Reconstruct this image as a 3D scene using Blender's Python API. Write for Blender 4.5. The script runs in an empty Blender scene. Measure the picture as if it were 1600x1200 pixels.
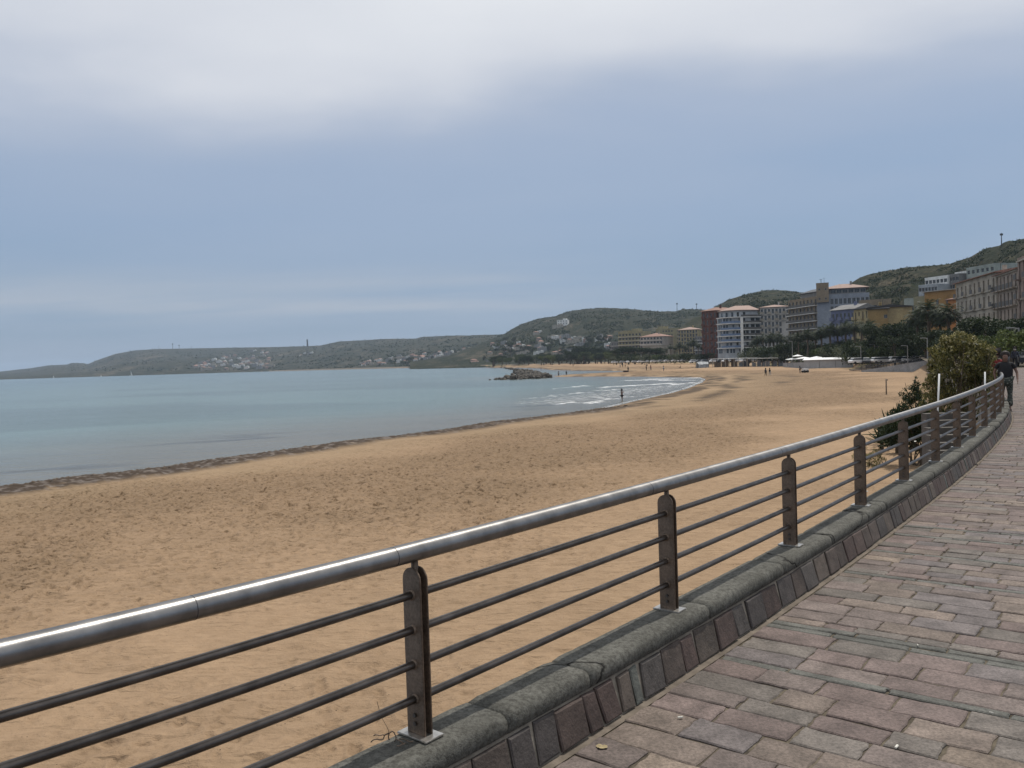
import bpy, bmesh, math, random
import numpy as np
from mathutils import Vector, Matrix, Quaternion
from mathutils.bvhtree import BVHTree

R = math.radians
random.seed(7)
rng = np.random.default_rng(7)
SC = bpy.context.scene
COL = SC.collection

# ------------------------------------------------------------------ camera
F, PITCH, ROLL, CH = 1320.0, R(-1.52), R(1.8), 1.85
cf = np.array([0, math.cos(PITCH), math.sin(PITCH)])
c0 = np.array([1.0, 0, 0]); cu0 = np.cross(c0, cf)
cr = math.cos(ROLL) * c0 - math.sin(ROLL) * cu0
cu = math.sin(ROLL) * c0 + math.cos(ROLL) * cu0
cd = bpy.data.cameras.new('camera'); cam = bpy.data.objects.new('camera', cd); COL.objects.link(cam)
cd.sensor_width = 36; cd.lens = 36 * F / 1600; cd.clip_start = .05; cd.clip_end = 30000
cam.matrix_world = Matrix(((cr[0], cu[0], -cf[0], 0), (cr[1], cu[1], -cf[1], 0), (cr[2], cu[2], -cf[2], CH), (0, 0, 0, 1)))
SC.camera = cam

def ray(x, y):
    return cf + cr * (x - 800) / F + cu * (600 - y) / F
def onz(x, y, z):
    """point of the horizontal plane z seen at photo position x, y"""
    d = ray(x, y); t = (z - CH) / d[2]
    return Vector((d[0] * t, d[1] * t, z))
def W(x, y, Y):
    """point at distance Y in front of the promenade viewpoint"""
    d = ray(x, y); t = Y / d[1]
    return Vector((d[0] * t, Y, CH + d[2] * t))
def atY(x, Y, z):
    d = ray(x, 590 - .0314 * x); t = Y / d[1]
    return Vector((d[0] * t, Y, z))

# ------------------------------------------------------------------ light and sky
SUN_EL, SUN_AZ = R(66), R(41)          # azimuth measured clockwise from the view direction +Y
wd = bpy.data.worlds.new('World'); SC.world = wd; wd.use_nodes = True
nt = wd.node_tree; nt.nodes.clear()
def N(nt, t, **kw):
    n = nt.nodes.new(t)
    for k, v in kw.items(): setattr(n, k, v)
    return n
def L(nt, a, b): nt.links.new(a, b)
def math_(nt, op, a, b=None, clamp=False):
    n = N(nt, 'ShaderNodeMath', operation=op); n.use_clamp = clamp
    for i, v in enumerate((a, b)):
        if v is None: continue
        if isinstance(v, (int, float)): n.inputs[i].default_value = v
        else: L(nt, v, n.inputs[i])
    return n.outputs[0]
def mixc(nt, f, a, b, mode='MIX'):
    n = N(nt, 'ShaderNodeMix', data_type='RGBA', blend_type=mode)
    if isinstance(f, (int, float)): n.inputs[0].default_value = f
    else: L(nt, f, n.inputs[0])
    for i, v in ((6, a), (7, b)):
        if isinstance(v, (tuple, list)): n.inputs[i].default_value = (*v[:3], 1)
        else: L(nt, v, n.inputs[i])
    return n.outputs[2]
def ramp(nt, fac, stops, interp='LINEAR'):
    n = N(nt, 'ShaderNodeValToRGB'); r = n.color_ramp; r.interpolation = interp
    while len(r.elements) < len(stops): r.elements.new(.5)
    for e, (p, c) in zip(r.elements, stops):
        e.position = p; e.color = (*c[:3], 1) if isinstance(c, (tuple, list)) else (c, c, c, 1)
    L(nt, fac, n.inputs[0]); return n.outputs[0]
sky = N(nt, 'ShaderNodeTexSky', sky_type='NISHITA'); sky.sun_disc = False
sky.sun_elevation = SUN_EL; sky.sun_rotation = SUN_AZ
sky.air_density = 1.0; sky.dust_density = 1.5; sky.ozone_density = 2.0
tc = N(nt, 'ShaderNodeTexCoord'); sep = N(nt, 'ShaderNodeSeparateXYZ'); L(nt, tc.outputs['Generated'], sep.inputs[0])
zc = math_(nt, 'MAXIMUM', math_(nt, 'ADD', sep.outputs[2], .10), .04)
cmb = N(nt, 'ShaderNodeCombineXYZ')
L(nt, math_(nt, 'DIVIDE', sep.outputs[0], zc), cmb.inputs[0]); L(nt, math_(nt, 'DIVIDE', sep.outputs[1], zc), cmb.inputs[1])
def cloud(scale, detail, rough, loc, sx=1, sy=1):
    mp = N(nt, 'ShaderNodeMapping'); L(nt, cmb.outputs[0], mp.inputs[0]); mp.inputs['Location'].default_value = loc
    mp.inputs['Scale'].default_value = (sx, sy, 1)
    n = N(nt, 'ShaderNodeTexNoise'); n.inputs['Scale'].default_value = scale; n.inputs['Detail'].default_value = detail
    n.inputs['Roughness'].default_value = rough; L(nt, mp.outputs[0], n.inputs[0]); return n.outputs[0]
n1 = cloud(.55, 5, .45, (3.1, 1.7, 0), .8, 1)
n2 = cloud(1.3, 4, .45, (7.3, 2.2, 0), .8, 1.0)
el = sep.outputs[2]
cover = math_(nt, 'ADD', math_(nt, 'MULTIPLY', n1, .80), math_(nt, 'MULTIPLY', n2, .20))
kel = ramp(nt, el, [(0, .22), (.17, .25), (.30, 1.0)])
cover = math_(nt, 'ADD', .5, math_(nt, 'MULTIPLY', math_(nt, 'SUBTRACT', cover, .5), kel))
# the veil thickens with height above the horizon
cover = math_(nt, 'ADD', cover, ramp(nt, el, [(0, -.07), (.06, -.07), (.16, -.05), (.22, .02), (.30, .16), (.42, .36), (.7, .38)]))
veil = ramp(nt, cover, [(.40, .0), (.52, .4), (.74, 1.0)], 'EASE')
SKYK, CLK = .085, 1.0
skyc = N(nt, 'ShaderNodeVectorMath', operation='SCALE'); L(nt, sky.outputs[0], skyc.inputs[0]); skyc.inputs['Scale'].default_value = SKYK
hz = ramp(nt, el, [(0, (.20, .29, .38)), (.08, (.21, .32, .455)), (.16, (.235, .345, .505)), (.28, (.31, .40, .55)), (.6, (.36, .43, .56))])
base = mixc(nt, .85, skyc.outputs[0], hz)
clc = ramp(nt, cover, [(.45, (.335, .40, .53)), (.60, (.42, .47, .57)), (.74, (.60, .63, .69)), (.92, (.74, .76, .79))])
skyall = mixc(nt, veil, base, clc)
# the thin bright streak of cloud low over the bay, left of centre
n3 = cloud(1.1, 4, .55, (1.2, 9.4, 0), .35, 1.0)
band = math_(nt, 'MULTIPLY', ramp(nt, el, [(.045, 0), (.072, 1), (.09, .7), (.125, 0)], 'EASE'), ramp(nt, n3, [(.36, 0), (.60, 1)]))
left = ramp(nt, math_(nt, 'ADD', math_(nt, 'MULTIPLY', sep.outputs[0], .5), .5), [(.50, .75), (.60, .0)])
skyall = mixc(nt, math_(nt, 'MULTIPLY', math_(nt, 'MULTIPLY', band, left), .9), skyall, (.42, .46, .52))
bg = N(nt, 'ShaderNodeBackground'); L(nt, skyall, bg.inputs[0]); bg.inputs[1].default_value = 1.0
wo = N(nt, 'ShaderNodeOutputWorld'); L(nt, bg.outputs[0], wo.inputs[0])

sl = bpy.data.lights.new('sun', 'SUN'); sl.energy = 3.25; sl.angle = R(.7); sl.color = (1, .95, .87)
so = bpy.data.objects.new('sun', sl); COL.objects.link(so)
sdir = Vector((math.sin(SUN_AZ) * math.cos(SUN_EL), math.cos(SUN_AZ) * math.cos(SUN_EL), math.sin(SUN_EL)))
so.rotation_euler = sdir.to_track_quat('Z', 'Y').to_euler()
vs = SC.view_settings; vs.view_transform = 'Standard'; vs.look = 'None'; vs.gamma = 1; vs.exposure = .14

# ------------------------------------------------------------------ helpers
def tag(o, label=None, cat=None, group=None, kind=None):
    if label: o['label'] = label
    if cat: o['category'] = cat
    if group: o['group'] = group
    if kind: o['kind'] = kind
    return o
def empty(name, loc=(0, 0, 0), rz=0):
    o = bpy.data.objects.new(name, None); COL.objects.link(o); o.location = loc; o.rotation_euler = (0, 0, rz)
    o.empty_display_size = .3
    return o
def mesh_np(name, V, Fc, mats, parent=None, smooth=False, mi=None, attrs=None):
    """V (n,3); Fc (m,k) constant size or list of lists"""
    me = bpy.data.meshes.new(name)
    V = np.asarray(V, dtype=np.float32)
    if isinstance(Fc, np.ndarray):
        m, k = Fc.shape
        me.vertices.add(len(V)); me.vertices.foreach_set('co', V.ravel())
        me.loops.add(m * k); me.loops.foreach_set('vertex_index', Fc.astype(np.int32).ravel())
        me.polygons.add(m); me.polygons.foreach_set('loop_start', np.arange(0, m * k, k, dtype=np.int32))
        me.update(calc_edges=True)
    else:
        me.from_pydata([tuple(v) for v in V.tolist()], [], Fc)
    if smooth: me.polygons.foreach_set('use_smooth', np.ones(len(me.polygons), dtype=bool))
    for m_ in (mats if isinstance(mats, (list, tuple)) else [mats]): me.materials.append(m_)
    if mi is not None: me.polygons.foreach_set('material_index', np.asarray(mi, dtype=np.int32))
    for an, (dom, typ, arr) in (attrs or {}).items():
        a = me.attributes.new(an, typ, dom)
        if typ == 'FLOAT_COLOR':
            arr = np.asarray(arr, dtype=np.float32)
            if arr.shape[1] == 3: arr = np.concatenate([arr, np.ones((len(arr), 1), np.float32)], 1)
            a.data.foreach_set('color', arr.ravel())
        else: a.data.foreach_set('value', np.asarray(arr, dtype=np.float32))
    me.validate(); me.update()
    o = bpy.data.objects.new(name, me); COL.objects.link(o); o.parent = parent
    return o
class MB:
    """collects boxes, prisms, tubes into one mesh"""
    def __init__(s): s.v = []; s.f = []; s.c = []; s.cc = None
    def add(s, vs, fs):
        b = len(s.v); s.v += [tuple(v) for v in vs]; s.f += [[b + i for i in f] for f in fs]
        if s.cc is not None: s.c += [s.cc] * len(fs)
        return s
    def box(s, c, d, ux=Vector((1, 0, 0)), uz=Vector((0, 0, 1))):
        ux = Vector(ux).normalized(); uz = Vector(uz).normalized(); uy = uz.cross(ux); c = Vector(c)
        vs = [c + ux * (i * d[0] / 2) + uy * (j * d[1] / 2) + uz * (k * d[2] / 2) for i in (-1, 1) for j in (-1, 1) for k in (-1, 1)]
        return s.add(vs, [(0, 1, 3, 2), (4, 6, 7, 5), (0, 4, 5, 1), (2, 3, 7, 6), (0, 2, 6, 4), (1, 5, 7, 3)])
    def quad(s, *p): return s.add(p, [tuple(range(len(p)))])
    def prism(s, pts, z0, z1):
        n = len(pts); vs = [(p[0], p[1], z0) for p in pts] + [(p[0], p[1], z1) for p in pts]
        return s.add(vs, [tuple(range(n))[::-1], tuple(range(n, 2 * n))] + [(i, (i + 1) % n, n + (i + 1) % n, n + i) for i in range(n)])
    def tube(s, pts, r, n=10, cap=True):
        pts = [Vector(p) for p in pts]; rs = r if isinstance(r, (list, tuple)) else [r] * len(pts)
        vs = []; fs = []
        for i, p in enumerate(pts):
            d = (pts[min(i + 1, len(pts) - 1)] - pts[max(i - 1, 0)]).normalized()
            a = Vector((0, 0, 1)) if abs(d.z) < .9 else Vector((1, 0, 0))
            x = d.cross(a).normalized(); y = x.cross(d)
            for k in range(n):
                t = 2 * math.pi * k / n; vs.append(p + (x * math.cos(t) + y * math.sin(t)) * rs[i])
        for i in range(len(pts) - 1):
            for k in range(n):
                fs.append((i * n + k, i * n + (k + 1) % n, (i + 1) * n + (k + 1) % n, (i + 1) * n + k))
        if cap: fs += [tuple(range(n)), tuple(range((len(pts) - 1) * n, len(pts) * n))[::-1]]
        return s.add(vs, fs)
    def build(s, name, mat, parent=None, smooth=False, bevel=0):
        at = {'Col': ('FACE', 'FLOAT_COLOR', np.array(s.c, dtype=np.float32))} if s.c else None
        o = mesh_np(name, np.array(s.v) if s.v else np.zeros((0, 3)), s.f, mat, parent, smooth, attrs=at)
        if not s.c:
            bm = bmesh.new(); bm.from_mesh(o.data); bmesh.ops.recalc_face_normals(bm, faces=bm.faces)
            if bevel: bmesh.ops.bevel(bm, geom=bm.edges[:], offset=bevel, segments=2, affect='EDGES', clamp_overlap=True)
            bm.to_mesh(o.data); bm.free()
            if bevel: smooth = False
        return o
KIDS = {}
def copy_tree(o, loc=None, rz=None, sc=None):
    c = o.copy(); COL.objects.link(c)
    for ch in o.children:
        d = ch.copy(); COL.objects.link(d); d.parent = c
        for g in ch.children:
            e = g.copy(); COL.objects.link(e); e.parent = d
    if loc is not None: c.location = loc
    if rz is not None: c.rotation_euler = (c.rotation_euler[0], c.rotation_euler[1], rz)
    if sc is not None: c.scale = sc if isinstance(sc, (tuple, list)) else (sc, sc, sc)
    return c

def _h(ix, iy, s):
    n = (ix.astype(np.int64) * 374761393 + iy.astype(np.int64) * 668265263 + s * 974711) & 0x7fffffff
    n = ((n ^ (n >> 13)) * 1274126177) & 0x7fffffff
    n = (n ^ (n >> 16)) & 0xffff
    return n / 65535.0
def vn(x, y, s=0):
    ix = np.floor(x); iy = np.floor(y); fx = x - ix; fy = y - iy
    fx = fx * fx * (3 - 2 * fx); fy = fy * fy * (3 - 2 * fy)
    a = _h(ix, iy, s); b = _h(ix + 1, iy, s); c = _h(ix, iy + 1, s); d = _h(ix + 1, iy + 1, s)
    return (a * (1 - fx) + b * fx) * (1 - fy) + (c * (1 - fx) + d * fx) * fy
def fbm(x, y, o=4, s=0, g=.5):
    t = 0; a = 1; m = 0
    for i in range(o):
        t = t + a * vn(x, y, s + i * 17); m += a; a *= g; x = x * 2.03 + 11.3; y = y * 2.03 + 5.7
    return t / m
def sstep(a, b, x):
    t = np.clip((x - a) / (b - a), 0, 1); return t * t * (3 - 2 * t)

# ------------------------------------------------------------------ materials
def M(name, col, rough=.75, var=.25, scale=6, bump=0, bscale=40, metal=0, spec=.4, col2=None, attr=None, coord='Object', dirt=0):
    m = bpy.data.materials.new(name); m.use_nodes = True; t = m.node_tree; p = t.nodes['Principled BSDF']
    tcn = N(t, 'ShaderNodeTexCoord'); n = N(t, 'ShaderNodeTexNoise'); L(t, tcn.outputs[coord], n.inputs[0])
    n.inputs['Scale'].default_value = scale; n.inputs['Detail'].default_value = 6; n.inputs['Roughness'].default_value = .6
    f = ramp(t, n.outputs[0], [(.32, 0), (.68, 1)])
    if attr:
        an = N(t, 'ShaderNodeAttribute'); an.attribute_name = attr; c = an.outputs['Color']
        lo = mixc(t, 1, c, (1 - var,) * 3, 'MULTIPLY'); hi = mixc(t, 1, c, (1 + var * .6,) * 3, 'MULTIPLY')
    else:
        lo = tuple(v * (1 - var) for v in col); hi = col2 or tuple(min(1, v * (1 + var * .6)) for v in col)
    cc = mixc(t, f, lo, hi)
    if dirt:
        n4 = N(t, 'ShaderNodeTexNoise'); L(t, tcn.outputs[coord], n4.inputs[0]); n4.inputs['Scale'].default_value = scale * 9
        n4.inputs['Detail'].default_value = 8; n4.inputs['Roughness'].default_value = .75
        cc = mixc(t, ramp(t, n4.outputs[0], [(.40, dirt), (.58, 0)]), cc, (.02, .018, .015))
    L(t, cc, p.inputs['Base Color'])
    p.inputs['Roughness'].default_value = rough; p.inputs['Metallic'].default_value = metal; p.inputs['Specular IOR Level'].default_value = spec
    if bump:
        n2 = N(t, 'ShaderNodeTexNoise'); L(t, tcn.outputs[coord], n2.inputs[0]); n2.inputs['Scale'].default_value = bscale
        n2.inputs['Detail'].default_value = 8; n2.inputs['Roughness'].default_value = .65
        b = N(t, 'ShaderNodeBump'); b.inputs['Strength'].default_value = 1; b.inputs['Distance'].default_value = bump
        L(t, n2.outputs[0], b.inputs['Height']); L(t, b.outputs[0], p.inputs['Normal'])
    return m
def leafmat(name, c1, c2, rough=.6, trans=.25):
    m = bpy.data.materials.new(name); m.use_nodes = True; t = m.node_tree; p = t.nodes['Principled BSDF']
    g = N(t, 'ShaderNodeNewGeometry'); c = mixc(t, g.outputs['Random Per Island'], c1, c2)
    L(t, c, p.inputs['Base Color']); p.inputs['Roughness'].default_value = rough; p.inputs['Specular IOR Level'].default_value = .2
    tr = N(t, 'ShaderNodeBsdfTranslucent'); L(t, c, tr.inputs[0])
    ms = N(t, 'ShaderNodeMixShader'); ms.inputs[0].default_value = trans
    L(t, p.outputs[0], ms.inputs[1]); L(t, tr.outputs[0], ms.inputs[2]); L(t, ms.outputs[0], t.nodes['Material Output'].inputs[0])
    return m
MT = {}
MT['steel_rail'] = M('steel_rail', (.26, .25, .24), .40, .3, 9, .0003, 160, 1.0)
_t = MT['steel_rail'].node_tree; _p = _t.nodes['Principled BSDF']; _g = N(_t, 'ShaderNodeTangent', direction_type='RADIAL', axis='Z'); L(_t, _g.outputs[0], _p.inputs['Tangent'])
_p.inputs['Anisotropic'].default_value = .55; _p.inputs['Anisotropic Rotation'].default_value = .25
MT['steel_bar'] = M('steel_bar', (.13, .113, .10), .36, .4, 7, .0006, 120, .95)
MT['post'] = M('post_steel', (.19, .138, .10), .5, .4, 9, .0008, 90, .55, dirt=.4)
MT['plate'] = M('base_plate_steel', (.5, .48, .45), .35, .4, 14, .0006, 90, .9)
MT['cap'] = M('kerb_cap_concrete', (.135, .135, .12), .9, .45, 9, .006, 110, spec=.2, dirt=.55)
MT['mortar'] = M('mortar', (.25, .22, .18), .95, .35, 8, .004, 80, spec=.15)
MT['kerb_stone'] = M('kerb_stone', (1, 1, 1), .75, .35, 10, .006, 45, spec=.35, attr='Col', dirt=.3)
MT['paver'] = M('paver_stone', (1, 1, 1), .78, .36, 6, .006, 55, spec=.22, attr='Col', dirt=.45)
MT['joint'] = M('joint_dirt', (.085, .072, .056), .95, .4, 14, .01, 60, spec=.1, col2=(.16, .135, .10))
MT['wallconc'] = M('sea_wall_concrete', (.24, .22, .19), .9, .3, 2, .01, 20, spec=.2)
MT['white'] = M('white_paint', (.75, .75, .73), .5, .08, 3)
MT['glass'] = M('window_glass', (.025, .03, .035), .12, .3, 1, spec=.6)
MT['frame'] = M('window_frame', (.33, .31, .28), .6, .2, 3)
MT['dark'] = M('dark_metal', (.03, .03, .032), .5, .2, 4)
MT['bark'] = M('bark', (.11, .085, .06), .9, .4, 8, .02, 20)
MT['skin'] = M('skin', (.155, .09, .065), .55, .1, 8)
MT['hair'] = M('hair', (.022, .015, .012), .55, .3, 40)

# ------------------------------------------------------------------ railing curve
def heading(s):
    if s < 0: return 40.1 - 2.9 * s
    return float(np.interp(s, [0, 1, 3, 5.2, 9, 11, 13, 15, 17, 19, 24, 36], [40.1, 39.4, 38.3, 37.1, 36.5, 35.7, 35, 34.4, 33.9, 33.2, 29.5, 24.9]))
base0 = onz(657, 1148, .3)
DS = .05
_S = np.arange(-3.2, 420, DS)
_pts = {}
xs = [base0.x]; ys = [base0.y]
fw = []; x, y = base0.x, base0.y
for s in np.arange(0, 420, DS):
    h = R(heading(s)); fw.append((x, y, h)); x += math.sin(h) * DS; y += math.cos(h) * DS
bwk = []; x, y = base0.x, base0.y
for s in np.arange(0, 3.3, DS):
    h = R(heading(-s - 1e-6)); bwk.append((x, y, h)); x -= math.sin(h) * DS; y -= math.cos(h) * DS
CV = np.array(bwk[:0:-1] + fw); S0 = -DS * (len(bwk) - 1); SMAX = 415
def cpt(s, t, z=0):
    """point at arc length s along the kerb, t metres to the promenade side"""
    i = (s - S0) / DS; k = int(max(0, min(len(CV) - 2, math.floor(i)))); f_ = i - k
    x, y, h = CV[k] * (1 - f_) + CV[k + 1] * f_
    return Vector((x + math.cos(h) * t, y - math.sin(h) * t, z))
def chd(s):
    h = R(heading(s)); return Vector((math.sin(h), math.cos(h), 0))

# ------------------------------------------------------------------ shoreline, terrain
ZW = -3.9
def P(x, y, z=ZW): v = onz(x, y, z); return (v.x, v.y)
near_shore = [(0, 763), (100, 749), (200, 739), (250, 733), (300, 724), (400, 711), (470, 701), (540, 691), (620, 683), (700, 672), (760, 662), (830, 654),
              (880, 648), (940, 639), (980, 630), (1000, 625), (1040, 616), (1070, 608), (1096, 598), (1103, 593)]
back = [(1095, 590), (1000, 588.3), (930, 588.2), (875, 588.8), (862, 588), (880, 586.3), (930, 583.6), (985, 581.6), (975, 579.6), (900, 579.2),
        (862, 578), (842, 575.6), (800, 574.6)]
far = [(770, 574.3), (740, 573.8), (700, 574.4), (600, 575.2), (500, 578), (400, 580.6), (300, 583.9), (200, 586.9), (100, 590), (0, 593), (-150, 597.5), (-300, 602)]
shore = [(-75, -30), (-52, 8)] + [P(*p) for p in near_shore + back] + [P(*p) for p in far]
land = shore + [(-5200, 9000), (9000, 9000), (9000, -400), (-75, -400)]
town_l = [(1460, 573, -3), (1345, 576.5, -3), (1330, 574, -3), (1255, 573.5, -3), (1160, 571, -3), (1090, 569.5, -3), (1000, 568.6, -3), (930, 568.6, -3), (870, 570.6, -3), (800, 572.2, -3), (690, 573, -3.3)]
town = [P(*p) for p in town_l]
t0 = town[0]; cend = cpt(190, 0); town = [(cpt(30, -1).x, cpt(30, -1).y), (cpt(120, -1).x, cpt(120, -1).y), (cend.x, cend.y)] + town[1:]
town_poly = town + [(-1500, 3500), (9000, 9000), (9000, 20)]
def segd(x, y, pts, closed=False):
    d = np.full(x.shape, 1e18); n = len(pts)
    for i in range(n if closed else n - 1):
        ax, ay = pts[i]; bx, by = pts[(i + 1) % n]; dx, dy = bx - ax, by - ay; l2 = dx * dx + dy * dy + 1e-9
        t = np.clip(((x - ax) * dx + (y - ay) * dy) / l2, 0, 1); q = (x - ax - t * dx) ** 2 + (y - ay - t * dy) ** 2
        d = np.minimum(d, q)
    return np.sqrt(d)
def inside(x, y, pts):
    r = np.zeros(x.shape, bool); n = len(pts)
    for i in range(n):
        ax, ay = pts[i]; bx, by = pts[(i + 1) % n]
        c = (ay > y) != (by > y); r ^= c & (x < (bx - ax) * (y - ay) / ((by - ay) + 1e-12) + ax)
    return r
def sdist(x, y, line, poly):
    d = segd(x, y, line); return np.where(inside(x, y, poly), d, -d)
def ground_h(x, y):
    wob = (fbm(x / 9, y / 9, 3, 5) - .5) * 1.6 * np.clip(np.hypot(x, y) / 60, .3, 1)
    sd = sdist(x, y, shore, land) + wob * .5
    td = sdist(x, y, town, town_poly)
    z = np.where(sd > 0, ZW + .30 * sstep(0, 3.5, sd) + .9 * sstep(2, 42, sd), ZW + np.maximum(sd * .05, -2.5))
    lag = sstep(300, 420, y) * sstep(8, 40, sd)
    z = z + .5 * lag * (fbm(x / 30, y / 30, 3, 9) - .2)
    z = z + sstep(-14, 3, td) * sstep(420, 500, y) * (fbm(x / 14, y / 14, 3, 19) * 2.6 - .6) * (td < 12)
    z = np.where(td > -2, z * (1 - sstep(-1.5, 1.5, td)) + np.maximum(-1.2, z) * sstep(-1.5, 1.5, td), z)
    return z, sd, td
def polar(r0, steps, a0, a1, na):
    rs = [r0]
    for rmax, k in steps:
        while rs[-1] < rmax: rs.append(rs[-1] * k)
    rs = np.array(rs); az = np.radians(np.linspace(a0, a1, na))
    A, Rr = np.meshgrid(az, rs); x = (Rr * np.sin(A)).ravel(); y = (Rr * np.cos(A)).ravel()
    n, m = len(rs), na; i = np.arange(n - 1)[:, None] * m + np.arange(m - 1)[None, :]; i = i.ravel()
    return x, y, np.stack([i, i + 1, i + m + 1, i + m], 1)[:, ::-1].copy()
x, y, fc = polar(1.2, [(5, 1.02), (75, 1.0043), (260, 1.008), (3600, 1.025)], -56, 48, 780)
z, sd, td = ground_h(x, y)
rr = np.hypot(x, y)
nearf = 1 - sstep(70, 160, rr)
lumps = fbm(x / 1.1, y / 1.1, 4, 21) - .5
rip = vn(x * 1.3 + 3 * vn(x / 2, y / 2, 3), y * 5.5 + 4 * vn(x / 3, y / 3, 4), 31) - .5     # wind ripples
dry = sstep(4, 9, sd)
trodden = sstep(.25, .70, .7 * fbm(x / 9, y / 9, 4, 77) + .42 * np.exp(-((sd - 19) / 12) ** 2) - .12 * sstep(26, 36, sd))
z = z + dry * nearf * (lumps * .10 + rip * .050 * (1 - trodden))
# trodden sand: pits of footprints
def pits(cell, seed, depth, dens, rad=.34):
    gx = x / cell; gy = y / cell; ix = np.floor(gx); iy = np.floor(gy); o = np.zeros_like(x)
    for dx in (-1, 0, 1):
        for dy in (-1, 0, 1):
            cx = ix + dx + .15 + .7 * _h(ix + dx, iy + dy, seed); cy = iy + dy + .15 + .7 * _h(ix + dx, iy + dy, seed + 1)
            on = _h(ix + dx, iy + dy, seed + 2) < dens; an = _h(ix + dx, iy + dy, seed + 3) * 6.28
            ux = (gx - cx) * np.cos(an) + (gy - cy) * np.sin(an); uy = -(gx - cx) * np.sin(an) + (gy - cy) * np.cos(an)
            d = np.sqrt((ux / rad) ** 2 + (uy / (rad * .5)) ** 2)
            o += on * (-np.exp(-d ** 3 * 1.4) + .55 * np.exp(-(d - 1.25) ** 2 * 5))
    return o * depth
pt = pits(.46, 101, .10, .75) + pits(.31, 201, .06, .55) + pits(1.1, 301, .08, .5)
z = z + dry * nearf * pt * (trodden * .95 + .12)
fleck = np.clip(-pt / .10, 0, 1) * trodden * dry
wwid = 6.6 - 1.0 * sstep(46, 68, rr); weedm = sstep(.15, .8, sd) * (1 - sstep(wwid - 1.6, wwid, sd + 2 * (fbm(x / 4, y / 4, 3, 41) - .5)))
left_side = 1 - sstep(78, 105, rr)
weed = weedm * (left_side * sstep(.28, .42, fbm(x / 1.6, y / 1.6, 4, 43) + .16 - .06 * sstep(50, 75, rr)) + (1 - left_side) * sstep(.36, .50, fbm(x / 3.5, y / 3.5, 3, 47)) * .85)
line2 = np.exp(-((sd - 8 - 7 * (fbm(x / 22, y / 22, 2, 61) - .5)) / 1.5) ** 2) * sstep(70, 110, rr) * sstep(.34, .52, fbm(x / 6, y / 6, 3, 62)) + .8 * np.exp(-((sd - 17 - 12 * (fbm(x / 30, y / 30, 2, 64) - .5)) / 1.8) ** 2) * sstep(100, 150, rr) * sstep(.44, .58, fbm(x / 7, y / 7, 3, 65))
weed = np.clip(weed + line2 * .75, 0, 1)
z = z + weed * left_side * (.05 + .30 * np.clip(fbm(x / .5, y / .5, 3, 51) - .35, 0, 1))
sand = np.array([.335, .232, .146]); sand2 = np.array([.275, .192, .120]); wet = np.array([.20, .135, .08]); wd_ = np.array([.060, .045, .034]); sea = np.array([.09, .085, .065])
tone = fbm(x / 8, y / 8, 4, 91)[:, None]
col = sand * tone * 1.0 + sand2 * (1 - tone)
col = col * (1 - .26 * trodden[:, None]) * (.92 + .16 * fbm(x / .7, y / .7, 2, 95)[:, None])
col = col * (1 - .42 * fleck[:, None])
damp = (1 - sstep(4, 15 + 12 * sstep(70, 130, rr), sd + 6 * (fbm(x / 12, y / 3, 3, 71) - .5)))[:, None] * .55
col = col * (1 - damp) + np.array([.27, .20, .125]) * damp
ws = (1 - sstep(.1, 1.3, sd))[:, None]; col = col * (1 - ws) + wet * ws
col = col * (1 - weed[:, None]) + wd_ * weed[:, None]
grass = (sstep(-9, 0, td) * sstep(.40, .6, fbm(x / 5, y / 5, 3, 81)) * sstep(150, 260, rr))[:, None]
col = col * (1 - grass * .8) + np.array([.10, .105, .05]) * grass * .8
tw = sstep(0, 3, td)[:, None]; col = col * (1 - tw) + np.array([.10, .095, .08]) * tw
grav = (sstep(.62, .8, vn(x * 4, y * 4, 99)) * (weedm * left_side))[:, None]; col = col * (1 - .5 * grav) + np.array([.25, .22, .2]) * .5 * grav

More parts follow.
